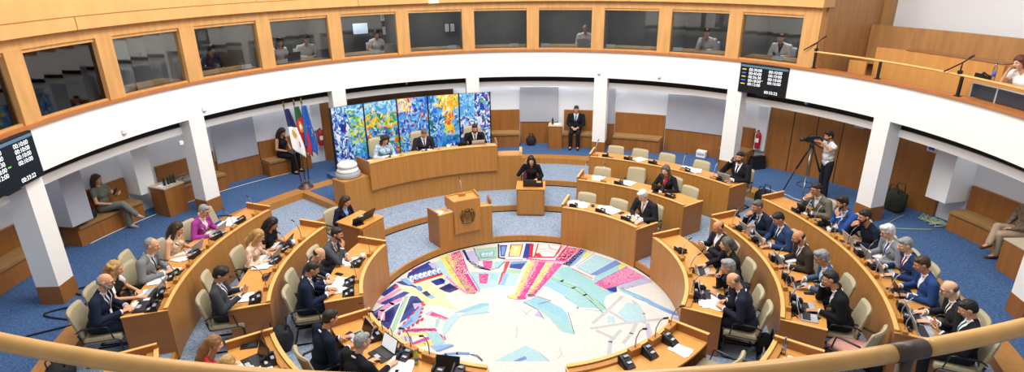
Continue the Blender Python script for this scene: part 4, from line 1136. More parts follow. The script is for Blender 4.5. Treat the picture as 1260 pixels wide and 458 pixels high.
# row 3, side of the magenta jacket
seat(3, -109.4, 'flat', 'person in navy suit with lanyard and grey beard at the desk end near the handrail', 'the grey-bearded man with the lanyard', 'pLm', dict(jacket='1c2438', shirt='c9d2ea', tie='3a2418', hair='grey', style='fringe', beard='grey', glasses=True, extra='lanyard', trousers='1c2334'), 1, R=1.00)
seat(3, -102.2, 'wflat', 'blonde person in black top with white sleeves and white shoulders', 'the blonde woman in black and white', 'olmp', dict(top=('sleeveless', '1a1a1e'), sleeves='efede8', hair='blonde', style='longcurl', skin='a', trousers='1a1a1e'), 2, R=1.00)
seat(3, -96.4, 'flat', 'grey-haired person in light grey suit with dark tie reading papers', 'the man in the light grey suit', 'pPkhm', dict(jacket='7c7e80', shirt='dfe3ea', tie='23283a', hair='grey', style='recede', trousers='55575c'), 3, R=0.77)
seat(3, -89.2, 'wtype', 'long dark-haired person in sleeveless cream top typing', 'the brunette in the sleeveless cream top', 'lkmP', dict(top=('sleeveless', 'd9bf9c'), hair='brown', style='long', skin='a', pattern=True, trousers='2a2a30'), 4, R=0.72)
seat(3, -81.7, 'wtype', 'grey-haired person in bright magenta jacket with glasses', 'the woman in the magenta jacket', 'lpmk', dict(jacket='a03c93', shirt='e8dcd8', hair='grey', style='short', glasses=True, skin='a', trousers='2a2a30'), 5, R=0.72)
chair('empty beige chair with a blue folder beside the magenta jacket', 5.8+.82, -75.2, TZ[3], 8)
clutter(frame(6.6, -75.2, 0), 'the blue folder seat', TZ[3]+.735, 'pmhP', 6)
simple('folder', 'blue and white folder leaning on the empty chair by the column', 'folder', at(frame(6.58, -75.4, TZ[3]+.5), .02, -.10, .0, 0) @ Matrix.Rotation(rad(-70), 4, 'X'), MB().box((0, 0, .01), (.30, .24, .02)).box((-.05, .02, .021), (.10, .06, .002), 1), [mat('folder_blue', '1f4fa8', .5), PAPER])
chair('beige chair standing back from the desk between grey suit and cream top', 5.8+1.05, -91.6, TZ[3], 12)
simple('paper_bag', 'white paper bag hanging on the chair behind the cream top', 'bag', frame(6.72, -85.2, TZ[3]+.62), MB().prism([(-.13, -.05), (.13, -.05), (.12, .05), (-.12, .05)], 0, .28).tube([(-.05, -.05, .28), (-.04, -.05, .36), (.04, -.05, .36), (.05, -.05, .28)], .006, 6), PAPER)
# row 2
seat(2, -109.9, 'hold', 'dark-haired person in charcoal suit holding a phone above the desk end', 'the man in the charcoal suit', 'pmkh', dict(jacket='3b3e44', shirt='d7dcec', tie='1f2228', hair='black', style='full', skin='b', trousers='2c2e34'), 11, R=0.75)
chair('empty beige chair between charcoal suit and floral blouse', 4.35+.86, -97.2, TZ[2], 10)
clutter(frame(5.15, -97.2, 0), 'the empty chair by the floral blouse', TZ[2]+.735, 'mke', 12)
seat(2, -88.9, 'wread', 'blonde person in cream floral blouse leaning over white papers', 'the blonde woman in the floral blouse', 'pPlhm', dict(top=('blouse', 'd8b8a0'), pattern=True, hair='blonde', style='long', skin='a', trousers='1c1c22'), 13, R=0.72)
seat(2, -82.4, 'wread', 'person with long black hair and black top writing on papers', 'the woman with long black hair', 'pLmkw', dict(top=('short', '17181c'), hair='black', style='long', skin='b', trousers='1c1c22'), 14, R=0.72)
# row 1
seat(1, -112.1, 'read', 'dark-haired person in navy suit at the desk end beside the black bag', 'the dark-haired man in navy at the desk end', 'psSmh', dict(jacket='18213a', shirt='e4e8f0', tie='14161c', hair='dark', style='short', skin='b', trousers='171d2e'), 21, R=0.95)
seat(1, -97.1, 'write', 'bald person in navy suit reading papers beside a man in grey', 'the bald man in navy', 'pPshk', dict(jacket='18213a', shirt='eef0f4', tie='1c2a55', hair='dark', style='shaved', skin='a', trousers='171d2e'), 22, R=1.00)
seat(1, -84.2, 'chin', 'dark-haired person in grey suit with hand at mouth and dark cup', 'the man in grey with hand at mouth', 'pcmwk', dict(jacket='4a4d55', shirt='e4e8ee', tie='2a2d38', hair='dark', style='short', skin='b', beard='dark', trousers='3a3c44'), 23, R=0.89)
# rows nearest the handrail, this side
seat(1, -131.1, 'type', 'person in dark navy suit with greying hair typing on open laptop', 'the man typing at the laptop by the mosaic', 'lmhsk', dict(jacket='141c2e', shirt='dfe4ee', hair='dark', style='short', skin='b', trousers='141926'), 31, R=1.00)
seat(1, -144.0, 'reach', 'grey-haired person in black suit pointing at a lit laptop screen', 'the grey-haired man at the lit screen', 'mhPsb', dict(jacket='17191d', shirt='d8dade', hair='grey', style='short', skin='a', trousers='17191d'), 32, R=1.00)
F_ = frame(3.7, -141.2, 0); laptop('laptop with lit white screen beside the green bottle', at(F_, -.02, .46, TZ[1]+.735, -4), 'black', 'on')
F_ = frame(3.7, -149.5, 0); bottle('bright green bottle standing on the desk edge by the mosaic', at(F_, .08, .60, TZ[1]+.735), .24, '7a4fb0', mat('green_drink', '9fbf2a', .25))
papers('white papers beside the green bottle', at(F_, .02, .42, TZ[1]+.735, 20), 5, seed=44)
for i, (a, d) in enumerate(((-134.6, .735), (-147, .735), (-153.5, .735))): mic('microphone box %s' % ('between the two men by the mosaic', 'behind the green bottle', 'past the green bottle near the frame edge')[i], at(frame(3.7, a, 0), 0, d, TZ[1]+.775, 0) @ Matrix.Diagonal((1.5, 1.2, 1.25, 1)), h=.3)
for i, a in enumerate((-158.0, -163.0)):
    phone('black telephone on the desk edge %s' % ('past the green bottle' if i == 0 else 'at the bottom of the mosaic'), at(frame(3.7, a, 0), 0, .60, TZ[1]+.735))
laptop('dark laptop at the bottom edge below the mosaic', at(frame(3.7, -160.5, 0), 0, .5, TZ[1]+.735, 10), 'black')
seat(2, -127.9, 'wtype', 'fair-haired person in red sleeveless top holding a black phone', 'the woman in the red top', 'pPLkh', dict(top=('sleeveless', 'c8323a'), hair='fair', style='long', skin='c', trousers='22242c'), 33, R=1.00)
seat(2, -134.1, 'wread', 'grey-blonde head at the very bottom edge below the red top', 'the grey-blonde person at the bottom edge', 'hk', dict(top=('blouse', 'b9a58c'), hair='blonde', style='bob', skin='c', trousers='22242c'), 34, R=1.00)
laptop('black laptop between red top and the curved desk front', at(frame(5.15, -122.6, 0), -.10, .52, TZ[2]+.735, -20), 'black')
F_ = frame(6.6, -121.4, 0); bottle('small bottle on the desk corner just below the handrail', at(F_, .0, .62, TZ[3]+.735), .16, '333a44')
# row 1, other side
seat(1, 80.9, 'hold', 'bald person in dark suit leaning back with a phone in both hands', 'the bald man holding a phone', 'mhk', dict(jacket='2b2a33', shirt='e2e4ea', hair='dark', style='shaved', skin='b', trousers='23242a'), 41, stem='pale', R=0.95)
seat(1, 92.4, 'reach', 'person with long dark grey hair in black jacket using a laptop', 'the long-haired person in black', 'lokm', dict(top=('blouse', '191a1f'), hair='salt', style='bob', skin='a', trousers='191a1f'), 42, R=0.94)
seat(1, 106.1, 'chin', 'grey-haired person in black jacket with a fist at the chin', 'the grey-haired man with fist at chin', 'lokmh', dict(jacket='1f222a', shirt='c9d2e2', hair='grey', style='full', skin='b', trousers='1f222a'), 43, R=0.89)
seat(1, 115.6, 'write', 'bald person in navy suit writing on white papers at the desk end', 'the bald man writing', 'pPkh', dict(jacket='1e2334', shirt='d6def0', tie='6f86b8', hair='salt', style='shaved', skin='a', trousers='1a1c24'), 44, R=1.00)
# row 2, other side
seat(2, 75.5, 'chin', 'grey-haired person in navy suit hand over mouth beside a pale microphone', 'the grey-haired man covering his mouth', 'lmhM', dict(jacket='1e273c', shirt='dfe4ee', tie='39404e', hair='salt', style='short', skin='b', trousers='1b2130'), 51, R=0.72)
seat(2, 82.6, 'read', 'black-haired person in blue suit reading a phone behind an open laptop', 'the black-haired man in the blue suit', 'lsMk', dict(jacket='2b4066', shirt='e6eaf2', tie='23262c', hair='black', style='short', skin='b', trousers='263656'), 52, R=0.72)
seat(2, 92.2, 'type', 'bald bearded person in dark brown suit typing', 'the bald bearded man in brown', 'lkmPs', dict(jacket='3a3228', shirt='e6e4e0', tie='2a3c78', hair='dark', style='shaved', beard='dark', skin='b', trousers='2c2620'), 53, R=0.72)
seat(2, 100.9, 'type', 'grey-haired person in blue-grey suit with pale tie and glasses', 'the grey-haired man in blue-grey', 'lkmhs', dict(jacket='485c7c', shirt='e8f0f4', tie='9fc4d4', hair='grey', style='full', glasses=True, skin='b', trousers='3a4a64'), 54, R=0.85)
seat(2, 109.3, 'cheek', 'black-haired person in black suit resting a hand against the cheek', 'the man in black with hand on cheek', 'lkms', dict(jacket='16171b', shirt='dfe2e8', hair='black', style='short', skin='b', trousers='16171b'), 55, R=0.89)
chair('empty beige chair with a pinkish patterned seat at the desk end', 4.35+.98, 113.6, TZ[2], -28, mats=[BEIGE, mat('pink_seat', 'd09a8c', .8, var=.12, scale=30)])
clutter(frame(5.15, 112.6, 0), 'the empty chair with the pinkish seat', TZ[2]+.735, 'lkh', 56)
# row 3, other side
seat(3, 74.1, 'chin', 'person in olive-grey jacket with glasses and hand at mouth', 'the man in the olive-grey jacket', 'Lpmw', dict(jacket='6d6a5c', shirt='e2e4e8', hair='dark', style='short', glasses=True, skin='b', trousers='3a3a38'), 61, stem='pale', R=0.72)
seat(3, 80.9, 'chinl', 'person in royal blue jacket with a hand over the face', 'the man in the royal blue jacket', 'LMkwP', dict(jacket='2a4c8c', shirt='dfe6f4', hair='dark', style='full', skin='b', beard='dark', trousers='22304c'), 62, R=0.72)
seat(3, 86.9, 'chin', 'bearded black-haired person in dark navy sweater hand on chin', 'the bearded man in the dark navy sweater', 'lMkm', dict(top=('blouse', '171d2c'), hair='black', style='short', beard='black', skin='b', trousers='171b26'), 63, R=0.72)
seat(3, 92.7, 'type', 'white-haired person in light grey suit with glasses', 'the white-haired man in the light grey suit', 'lkPm', dict(jacket='85898f', shirt='eef0f6', tie='2b3c78', hair='white', style='full', glasses=True, skin='c', trousers='55585e'), 64, R=0.72)
seat(3, 97.2, 'type', 'grey-haired person in blue suit with a dark red tie', 'the grey-haired man with the red tie', 'lkm', dict(jacket='233760', shirt='f0f0f4', tie='8c1f35', hair='grey', style='short', skin='c', trousers='1f3056'), 65, stem='pale', R=0.76)
seat(3, 103.3, 'type', 'brown-haired person in bright blue suit', 'the brown-haired man in the bright blue suit', 'pLkm', dict(jacket='2a457c', shirt='eceef4', hair='brown', style='short', skin='b', trousers='22366a'), 66, stem='pale', R=0.73)
seat(3, 109.9, 'type', 'bald person in dark suit with black glasses typing', 'the bald man with black glasses', 'lpkm', dict(jacket='2a2a2c', shirt='e8eaee', tie='3a1c24', hair='salt', style='shaved', glasses=True, skin='c', trousers='242426'), 67, stem='pale', R=0.86)
seat(3, 114.9, 'hold', 'young black-haired person in black suit at the desk end above the handrail', 'the young black-haired man at the desk end', 'lkm', dict(jacket='1b1e26', shirt='eef0f2', tie='2f6a5c', hair='black', style='short', skin='a', trousers='191b20'), 68, stem='pale', R=0.83)
# front rows facing the presiding desk
E_ = 'empty beige chair '
for a, lab in ((24.8, 'nearest the lectern'), (37.6, 'beside the white-haired man')): chair(E_+lab+' at the mosaic desk', 2.9+.44, a, TZ[1]); clutter(frame(3.7, a, 0), 'the empty seat '+lab, TZ[1]+.735, 'pPhs', int(a))
seat(1, 49.6, 'read', 'white-haired person in dark suit with tan tie reading at the mosaic desk', 'the white-haired man with the tan tie', 'pshP', dict(jacket='26272c', shirt='f0f0f0', tie='b08a5a', hair='white', style='full', skin='c', trousers='232429'), 71, R=0.72)
for a, lab, tr in ((23.8, 'nearest the clerk at the second desk', 0), (33.0, 'turned aside by the red top', 14), (50.2, 'past the woman in the red top', 0)): chair(E_+lab, 4.35+(.46 if tr == 0 else .85), a, TZ[2], tr); clutter(frame(5.15, a, 0), 'the empty seat '+lab, TZ[2]+.735, 'pm' if a < 30 else ('pb' if tr else 'h'), int(a)+1, 'pale')
seat(2, 43.8, 'wflat', 'person with long dark grey hair in black jacket over red top', 'the woman in black over red', 'Lwkm', dict(jacket='1c1d22', shirt='b52a3c', tie='b52a3c', hair='salt', style='long', skin='c', trousers='1c1d22'), 72, R=0.72)
for a, lab in ((23.4, 'nearest the central column'), (29.4, 'second from the central column'), (36.0, 'third from the central column'), (44.4, 'beside the ear-holding man')): chair(E_+lab+' in the top front row', 5.8+.46, a, TZ[3]); clutter(frame(6.6, a, 0), 'the seat '+lab.replace('the central column', 'the column'), TZ[3]+.735, {23.4: 'h', 29.4: 'pk', 36.0: 'h', 44.4: 'PpM'}[a], int(a)+2)
seat(3, 54.2, 'ear', 'dark-haired person in black suit with a hand at the ear', 'the man with a hand at his ear', 'pMkl', dict(jacket='1a1c22', shirt='f0f2f6', tie='23252c', hair='black', style='short', beard='dark', skin='b', trousers='1a1c22'), 73, R=0.72)
mic('pale slanted microphone at the corner of the top front desk', at(frame(6.6, 19.6, 0), 0, .735, TZ[3]+.775, -20), 'pale')
mic('pale slanted microphone at the corner of the red-topped woman\'s desk', at(frame(5.15, 20.2, 0), 0, .735, TZ[2]+.775, -20), 'pale')
# bare desk by the mosaic
for i, a in enumerate((131.6, 139.6, 147.6)): mic(('microphone on wooden box at the raised corner of the bare desk', 'microphone between the two telephones on the bare desk', 'microphone past the second telephone on the bare desk')[i], at(frame(3.7, a, 0), 0, .735, TZ[1]+.775, 0) @ Matrix.Diagonal((1.5, 1.2, 1.25, 1)), h=.3)
for i, a in enumerate((136.0, 144.6, 152.5)):
    phone(('black telephone with white paper under it on the bare desk', 'second black telephone from the raised corner of the bare desk', 'third black telephone along the bare desk by the mosaic')[i], at(frame(3.7, a, 0), 0, .60, TZ[1]+.735))
papers('white paper sheet under the black telephone on the bare desk', at(frame(3.7, 136.4, 0), -.02, .40, TZ[1]+.735, 10), 2, spread=.01, seed=9)
chair('empty beige chair pushed to the bare desk with the telephones', 2.9+.84, 133.4, TZ[1], 0)
F_ = frame(5.15, 127.0, 0); bottle('tall clear bottle on the desk corner above the handrail', at(F_, 0, .66, TZ[2]+.735), .28, '8a8f96'); papers('white papers beside the tall clear bottle', at(F_, -.08, .42, TZ[2]+.735, 25), 4, seed=3)
simple('name_stand', 'small dark pointed stand beside the tall clear bottle', 'stand', at(F_, -.22, .55, TZ[2]+.735), MB().lathe([(.035, 0), (.03, .02), (.004, .12)], 12), DARK)
# clerks and presiding officers
CF = frame(4.02, -60.6, TZ[1]); person('dark-haired person in navy blazer at the small desk with laptop and tablet', 0, 0, 0, 'wtype', M=CF @ Matrix.Translation((-.02, -.62, .0)), jacket='1b2238', shirt='8fb4e8', hair='brown', style='long', skin='a', trousers='1a1f30')
t = chair('beige chair of the clerk in the navy blazer', 4.62, -60.6, TZ[1])
laptop('black laptop on the clerk desk near the stone column base', at(CF, -.08, .02, .87, 0), 'black', ang=115); tablet('black tablet on a stand on the clerk desk', at(CF, .22, .14, .87, -20))
CF = frame(4.33, 2.8, 0); person('person in black with a hand to the hair at the clerk desk', 0, 0, 0, 'wcheek', M=frame(5.0, 2.8, TZ[2]-.12), jacket='17181c', shirt='2a2024', hair='black', style='long', skin='a', trousers='17181c')
chair('dark red chair of the clerk with a hand to her hair', 5.02, 2.8, TZ[2]-.12, mats=[mat('red_chair', '6a2430', .8), mat('red_chair', '6a2430', .8)])
laptop('black laptop on the clerk desk facing the lectern', at(CF, .02, .02, TZ[0]+.89, 0), 'black', ang=115); phone('black telephone on the clerk desk facing the lectern', at(CF, -.22, .06, TZ[0]+.89, 0))
PZ = .75
HB = 1.0
for a, lab, who, kw, ps, cd in ((-35.9, 'curly black-haired person in pale blue patterned blouse below the painting', 'the woman in the pale blue blouse', dict(top=('blouse', 'a8c4e0'), pattern=True, hair='black', style='longcurl', skin='b'), 'wread', 'pwm'),
                           (-25.6, 'grey-haired person in dark suit in the middle of the presiding desk', 'the presiding man with grey hair', dict(jacket='25262c', shirt='dfe4f0', tie='39405c', hair='salt', style='short', skin='b'), 'read', 'pkm'),
                           (-12.4, 'dark-haired person in black suit with dark tie at the far end of the presiding desk', 'the presiding man with the open laptop', dict(jacket='1a1b20', shirt='f4f4f4', tie='22252c', hair='black', style='short', skin='b', beard='dark'), 'flat', 'plm')):
    person(lab, 6.24, a, PZ, ps, **kw)
    t = chair('tall beige leather chair of '+who, 6.32, a, PZ, group='presiding chairs'); bk = [c for c in t.children if c.name.startswith('backrest')][0]; bk.matrix_basis = Matrix.Translation((0, .08, -.28)) @ Matrix.Diagonal((1.12, 1, 1.55, 1))
    clutter(frame(6.22, a, 0), who, 1.51, cd, int(-a)+90)
papers('white booklet at the corner of the presiding desk by the stone', at(frame(6.2, -41.3, 0), 0, .45, 1.51, 10), 4, spread=.02, seed=15)
cup('white cup on the presiding desk near the grey-haired man', at(frame(6.2, -20.0, 0), 0, .4, 1.51), mat('cup_white', 'eeeeee', .4))
tablet('black tablet on the presiding desk beside the open laptop', at(frame(6.2, -16.2, 0), 0, .42, 1.51))
papers('white name cards at the end of the presiding desk', at(frame(6.2, -8.6, 0), 0, .4, 1.51, 0), 3, .12, .1, .05, 16)
# lectern things
t = mic('microphone rising from the lectern top', at(frame(3.1, -26, 0), 0, -.05, 1.20, 0), 'pale', h=.30)
papers('crumpled white papers on the lectern shelf', at(frame(3.15, -36.4, 0), 0, 0, .91, 0), 5, .1, .12, .04, 5)
# ================================================================ AROUND THE WALL
# screens
DIG = mat('screen_digits', 'e8ecf2', .5, emit=.9); SBG = mat('screen_dark', '12181f', .25, emit=.03); SHD = mat('screen_header', '4f6f86', .4, emit=.35)
CB = [mat('screen_mark_'+c, c, .4, emit=.6) for c in ('d8c83a', 'd84a3a', '4a6ae0', '6ac04a')]
def text(body, size, M, parent, m, name='digits'):
    c = bpy.data.curves.new(name, 'FONT'); c.body = body; c.size = size; c.extrude = .001; c.align_y = 'CENTER'; c.materials.append(m)
    tmp = bpy.data.objects.new('tmp', c); COL.objects.link(tmp); dg = bpy.context.evaluated_depsgraph_get(); dg.update()
    me = bpy.data.meshes.new_from_object(tmp.evaluated_get(dg)); bpy.data.objects.remove(tmp); bpy.data.curves.remove(c)
    return put(name, me, parent, M)
def screen(label, a, R, zc, w, h):
    t = thing('wall_screen', label, 'screen', pt(R, a, zc), facing(a), 'timing screens on the white fascia')
    MB().box((0, -.03, 0), (w, .06, h), bev=.012).build('housing', BLACK, t); MB().box((0, .002, 0), (w-.04, .004, h-.04)).build('display', SBG, t)
    MB().box((0, .0045, h/2-.06), (w-.05, .003, .05)).build('header_bar', SHD, t)
    MB().box((0, -.10, -h/2-.02), (.3, .10, .06)).build('bracket', DARK, t)
    Q = lambda x, z: Matrix.Translation((x, .006, z)) @ Matrix.Rotation(pi, 4, 'Z') @ Matrix.Rotation(pi/2, 4, 'X')
    L = ['00:30:00', '00:40:00', '00:36:30', '00:18:00', '00:12:00']; Rr = ['00:10:00']*4
    for i, s in enumerate(L): text(s, .10, Q(w*.5-.25, h*.5-.15-i*.092), t, DIG)
    for i, s in enumerate(Rr): text(s, .10, Q(-w*.5+.50, h*.5-.15-i*.092), t, DIG)
    text('00:33:22', .10, Q(-w*.5+.55, -h*.5+.085), t, DIG)
    for i in range(5): MB().box((w*.5-.12, .006, h*.5-.15-i*.092), (.11, .002, .022)).build('row_mark', CB[(i*2) % 4], t)
    MB().box((.02, .006, -.02), (.07, .002, .022)).build('row_mark', CB[3], t)
    return t
screen('dark timing screen with white digits on the fascia above the column', 48.8, 8.07, 3.30, 1.27, .75)
screen('dark timing screen with white digits cut by the photo edge on the fascia', -97.4, 8.0, 3.30, 1.36, .78)
# fascia fittings
def sensor(label, a, z): 
    t = thing('wall_sensor', label, 'sensor', pt(8.12, a, z), facing(a), 'small white sensors on the fascia')
    MB().box((0, .02, 0), (.10, .04, .09), bev=.015).build('body', mat('sensor_white', 'e4e4e4', .5), t); MB().ell((0, .035, -.045), (.04, .025, .02)).build('lens', GREYP, t)
for a, lab in ((-78.2, 'white sensor on the fascia above the woman in grey-green'), (-64.1, 'white sensor on the fascia above the pale column with bag behind'), (16.3, 'white sensor on the fascia directly above the central column'), (28.7, 'white sensor on the fascia between the central column and the screen')): sensor(lab, a, 3.10)
def dome(label, a):
    t = thing('security_camera', label, 'camera', pt(8.3, a, 2.99), facing(a), 'cameras under the fascia')
    MB().box((0, 0, -.03), (.16, .16, .06), bev=.02).build('mount', WHITE, t); MB().ell((0, 0, -.10), (.06, .06, .07)).build('dome', BLACK, t); MB().tube([(0, 0, -.06), (0, .08, -.11)], .035, 10).build('body', SILVER, t)
dome('small white camera under the fascia above the painting', -24.2); dome('small white camera under the fascia near the cameraman', 56.6)
t = thing('ceiling_lamp', 'small white lamp fixed on the upper wooden band', 'lamp', pt(8.0, -18, 5.16), facing(-18)); MB().box((0, .03, 0), (.3, .06, .06), bev=.015).build('housing', WHITE, t); MB().box((0, .03, -.033), (.26, .05, .008)).build('diffuser', mat('lamp_glow', 'fff6e6', .4, emit=6), t)
# flags
def flag(label, base_off, lean, M0, cols, name):
    t = item('flag', label, 'flag', M0, 'flags on the stand'); top = Vector((lean[0]*1.9+base_off, lean[1]*1.9, 2.25))
    b = Vector((base_off, 0, .05)); MB().tube([b, top], .014, 8).build('pole', mat('pole_wood', '4a2f1c', .4), t); d = (top-b).normalized()
    MB().lathe([(.02, 0), (.028, .03), (.008, .10), (.001, .14)], 10, M=Matrix.Translation(top)).build('finial', mat('brass', 'a8853a', .3, metal=.9), t)
    nx, nz = 22, 30; vs = []; fs = []; mi = []
    for j in range(nz+1):
        v = j/nz
        for i in range(nx+1):
            u = i/nx; wd_ = .12+.26*min(1, v*1.3); zz = -.06-1.32*v*(1-.22*(1-u)*v)-.10*u*v
            x = (u-.1)*wd_*(1 if True else 1); y = .05*sin(u*9+v*1.5)*(.35+.65*v)+.015
            p = b.lerp(top, 1)+Vector((-x, y, zz))+Vector((-d.x, -d.y, 0))*(-zz)*.9; vs.append(p)
    for j in range(nz):
        for i in range(nx): fs.append((j*(nx+1)+i, j*(nx+1)+i+1, (j+1)*(nx+1)+i+1, (j+1)*(nx+1)+i)); mi.append(cols(i/nx, j/nz))
    return t, vs, fs, mi
FB = frame(7.58, -49.5, TZ[4])
def cloth_flag(t, vs, fs, mi, mats):
    mb = MB(); mb.add(vs, fs, 0, True); mb.mi = mi; o = mb.build('cloth', mats, t); md = o.modifiers.new('thick', 'SOLIDIFY'); md.thickness = .006
fl = [mat('flag_white', 'f2f2f2', .7), mat('flag_navy', '1c2558', .7), mat('flag_gold', 'd0a83a', .7), mat('flag_red', 'c02a30', .7), mat('flag_green', '1f5a34', .7), mat('flag_eu', '1f5ab0', .7)]
def c1(u, v):
    if v < .34: return 1
    if (u-.45)**2+((v-.52)*1.6)**2 < .022: return 2
    return 0
def c2(u, v):
    e = (u-.45)**2+((v-.40)*1.7)**2
    if e < .01: return 0
    if e < .045: return 2
    if v < .16+.12*(1-u): return 4
    return 3
def c3(u, v):
    e = (u-.5)**2+((v-.5)*2)**2; return 2 if .045 < e < .07 and int(math.atan2(v-.5, u-.5)*12/pi) % 2 == 0 else 5
for lab, off, ln, cf in (('white flag with dark blue top and golden bird emblem', .10, (.10, .02), c1), ('red and green flag with a golden and white crest', .0, (-.005, .0), c2), ('deep blue flag with golden stars', -.10, (-.05, .02), c3)):
    t, vs, fs, mi = flag(lab, off, ln, FB, cf, 'flag'); cloth_flag(t, vs, fs, mi, fl)
t = item('flag_stand', 'dark round stand holding the three flags', 'stand', FB); MB().lathe([(.20, 0), (.20, .03), (.10, .06), (.10, .12)], 20).build('base', BROWNM, t)
for x in (-.10, 0, .10): MB().lathe([(.025, .05), (.025, .22)], 10, M=Matrix.Translation((x, 0, 0))).build('socket', BROWNM, t)
# extinguishers and cabinets
def extinguisher(label, a, d=.14):
    t = thing('fire_extinguisher', label, 'extinguisher', pt(RW(a)-d, a, Z4+.55), facing(a), 'red fire extinguishers on the wall'); RED = mat('extinguisher_red', 'b0202a', .35)
    MB().lathe([(.07, 0), (.075, .02), (.075, .38), (.05, .44), (.02, .47)], 16).build('cylinder', RED, t); MB().tube([(0, 0, .47), (0, .02, .52), (.0, .09, .53)], .015, 8).build('valve', BLACK, t)
    MB().tube([(.02, 0, .5), (.12, .03, .42), (.12, .03, .2), (.09, .02, .08)], .012, 8).build('hose', BLACK, t); MB().box((0, .074, .24), (.09, .006, .12)).build('paper_label', PAPER, t)
extinguisher('red fire extinguisher behind the flags', -40.4, .20); extinguisher('red fire extinguisher beside the wide wooden doors', 46.0, .24)
for lab, a, z0, h in (('tall white wall cabinet above the extinguisher behind the flags', -40.6, 1.0, .85), ('tall white wall cabinet behind the extinguisher beside the wooden doors', 46.0, .45, 1.3)):
    t = thing('wall_cabinet', lab, 'cabinet', pt(RW(a)-.07, a, Z4+z0), facing(a), 'white wall cabinets'); MB().box((0, 0, h/2), (.30, .13, h), bev=.008).build('body', WHITE, t); MB().box((0, .068, h/2), (.26, .008, h-.05)).build('door', WALLW, t)
t = thing('exit_sign', 'small blue pictogram sign high beside the wooden doors', 'sign', pt(RW(73)-.66, 73.2, 2.34), facing(73.2)); MB().box((0, 0, 0), (.22, .02, .22), bev=.004).build('plate', mat('sign_plate', 'd8dde4', .5), t); MB().box((0, .012, 0), (.13, .004, .13)).build('pictogram', mat('sign_blue', '2f5fb0', .5), t)
for a, lab in ((-69.3, 'small white wall lamp box beneath the bulkhead near the white pilaster'),): sensor(lab, a, 2.5)
for a, z, lab in ((61.0, 2.35, 'grey loudspeaker box high on the wooden doors near the column'),):
    t = thing('wall_loudspeaker', lab, 'loudspeaker', pt(RW(a)-.16, a, z), facing(a)); MB().box((0, 0, 0), (.22, .14, .24), bev=.01).build('box', SILVER, t); MB().box((0, .072, 0), (.18, .006, .2)).build('grille', GREYP, t)
# bags, boxes, loudspeakers
def bag(label, M, w, d, h, m, name='bag'):
    t = item(name, label, 'bag', M); mb = MB(); mb.ell((0, 0, h*.45), (w/2, d/2, h*.5)); mb.box((0, 0, h*.42), (w*.82, d*.8, h*.8), bev=min(w, d)*.22)
    put('body', remesh(mb, .018, 'bag_body', 4, [m]), t)
    for s in (-1, 1): MB().tube([(-w*.22, s*d*.25, h*.8), (-w*.15, s*d*.3, h*1.12), (w*.15, s*d*.3, h*1.12), (w*.22, s*d*.25, h*.8)], .012, 6).build('handle', m, t)
    return t
BG = mat('bag_black', '1b1c20', .8)
bag('black bag on the floor behind the man with a hand at his ear', frame(7.1, 56.6, TZ[3]+.0), .46, .36, .46, BG); bag('black bag on the carpet by the red-topped woman\'s desk end', frame(5.85, 57.6, TZ[2]), .36, .28, .34, BG)
bag('black bag on the floor beside the far side table', frame(RW(1.9)-.3, 1.9, TZ[4]), .34, .24, .34, BG); bag('dark backpack on the floor behind the navy suit at the mosaic desk end', frame(4.25, -109.0, TZ[1]), .36, .40, .50, mat('bag_dark', '23252c', .8))
bag('dark bag on the floor behind the empty pinkish chair', frame(5.72, 112.6, TZ[2]), .3, .3, .4, BG); bag('dark bag behind the bald man writing', frame(4.18, 111.0, TZ[1]), .3, .3, .4, BG)
bag('pale grey bag standing below the dark bag of the bald man', frame(4.22, 115.2, TZ[1]), .24, .18, .26, GREYP)
bag('black handbag on the bench beside the woman in grey-green', frame(RW(-78.4)-.33, -78.3, Z4+.45), .34, .24, .26, BG); bag('grey cloth bag lying on the bench behind the column', frame(RW(-63.6)-.3, -63.9, Z4+.45), .6, .34, .18, mat('bag_grey', '77746e', .9, var=.2, scale=10))
bag('dark bag at the column foot by the brown bench top', frame(7.25, -110.5, TZ[3]), .4, .4, .34, BG)
bag('dark green duffel bag leaning at the wooden wall by the cables', frame(9.25, 69.6, TZ[4]), .55, .4, .58, mat('bag_green', '2c3420', .8, var=.2, scale=9))
t = thing('floor_loudspeaker', 'black wedge loudspeaker on the blue carpet by the extinguisher', 'loudspeaker', pt(9.15, 46.6, TZ[4]), facing(46.6)-.5); MB().prism([(-.16, 0), (.17, 0), (.09, .34), (-.09, .37)], -.18, .18, M=Matrix.Rotation(pi/2, 4, 'X')).build('body', BLACK, t); MB().box((0, .185, .17), (.16, .012, .22)).build('grille', DARK, t)
t = thing('projector_box', 'small white box on the blue carpet below the grey panel', 'box', pt(RW(36.4)-.22, 36.4, TZ[4]), facing(36.4)); MB().box((0, 0, .10), (.28, .18, .20), bev=.01).build('body', PAPER, t); MB().box((0, .092, .10), (.22, .004, .07)).build('paper_label', GREYP, t)
F_ = frame(RW(7.2)-.5, 7.2, Z4+.755)
bottle('dark bottle on the far side table', at(F_, .10, 0, 0), .22, '222222', mat('bottle_dark', '1b2a1b', .3)); papers('folded white cloths on the far side table', at(F_, -.06, 0, 0), 4, .14, .12, .03, 4)
F_ = frame(RW(-68.4)-.72, -68.4, Z4+.715); papers('white tray papers on the table below the white pilaster', at(F_, .05, .02, 0), 3, .3, .2, .02, 6)
for i, x in enumerate((-.16, -.08, .0, .1)): bottle('dark bottle on the pilaster table, %s' % ('closest to the grey bag', 'second from the grey bag', 'third from the grey bag', 'closest to the white tray')[i], at(F_, x, .08, 0), .22, '333333', mat('bottle_dark', '1b2a1b', .3))
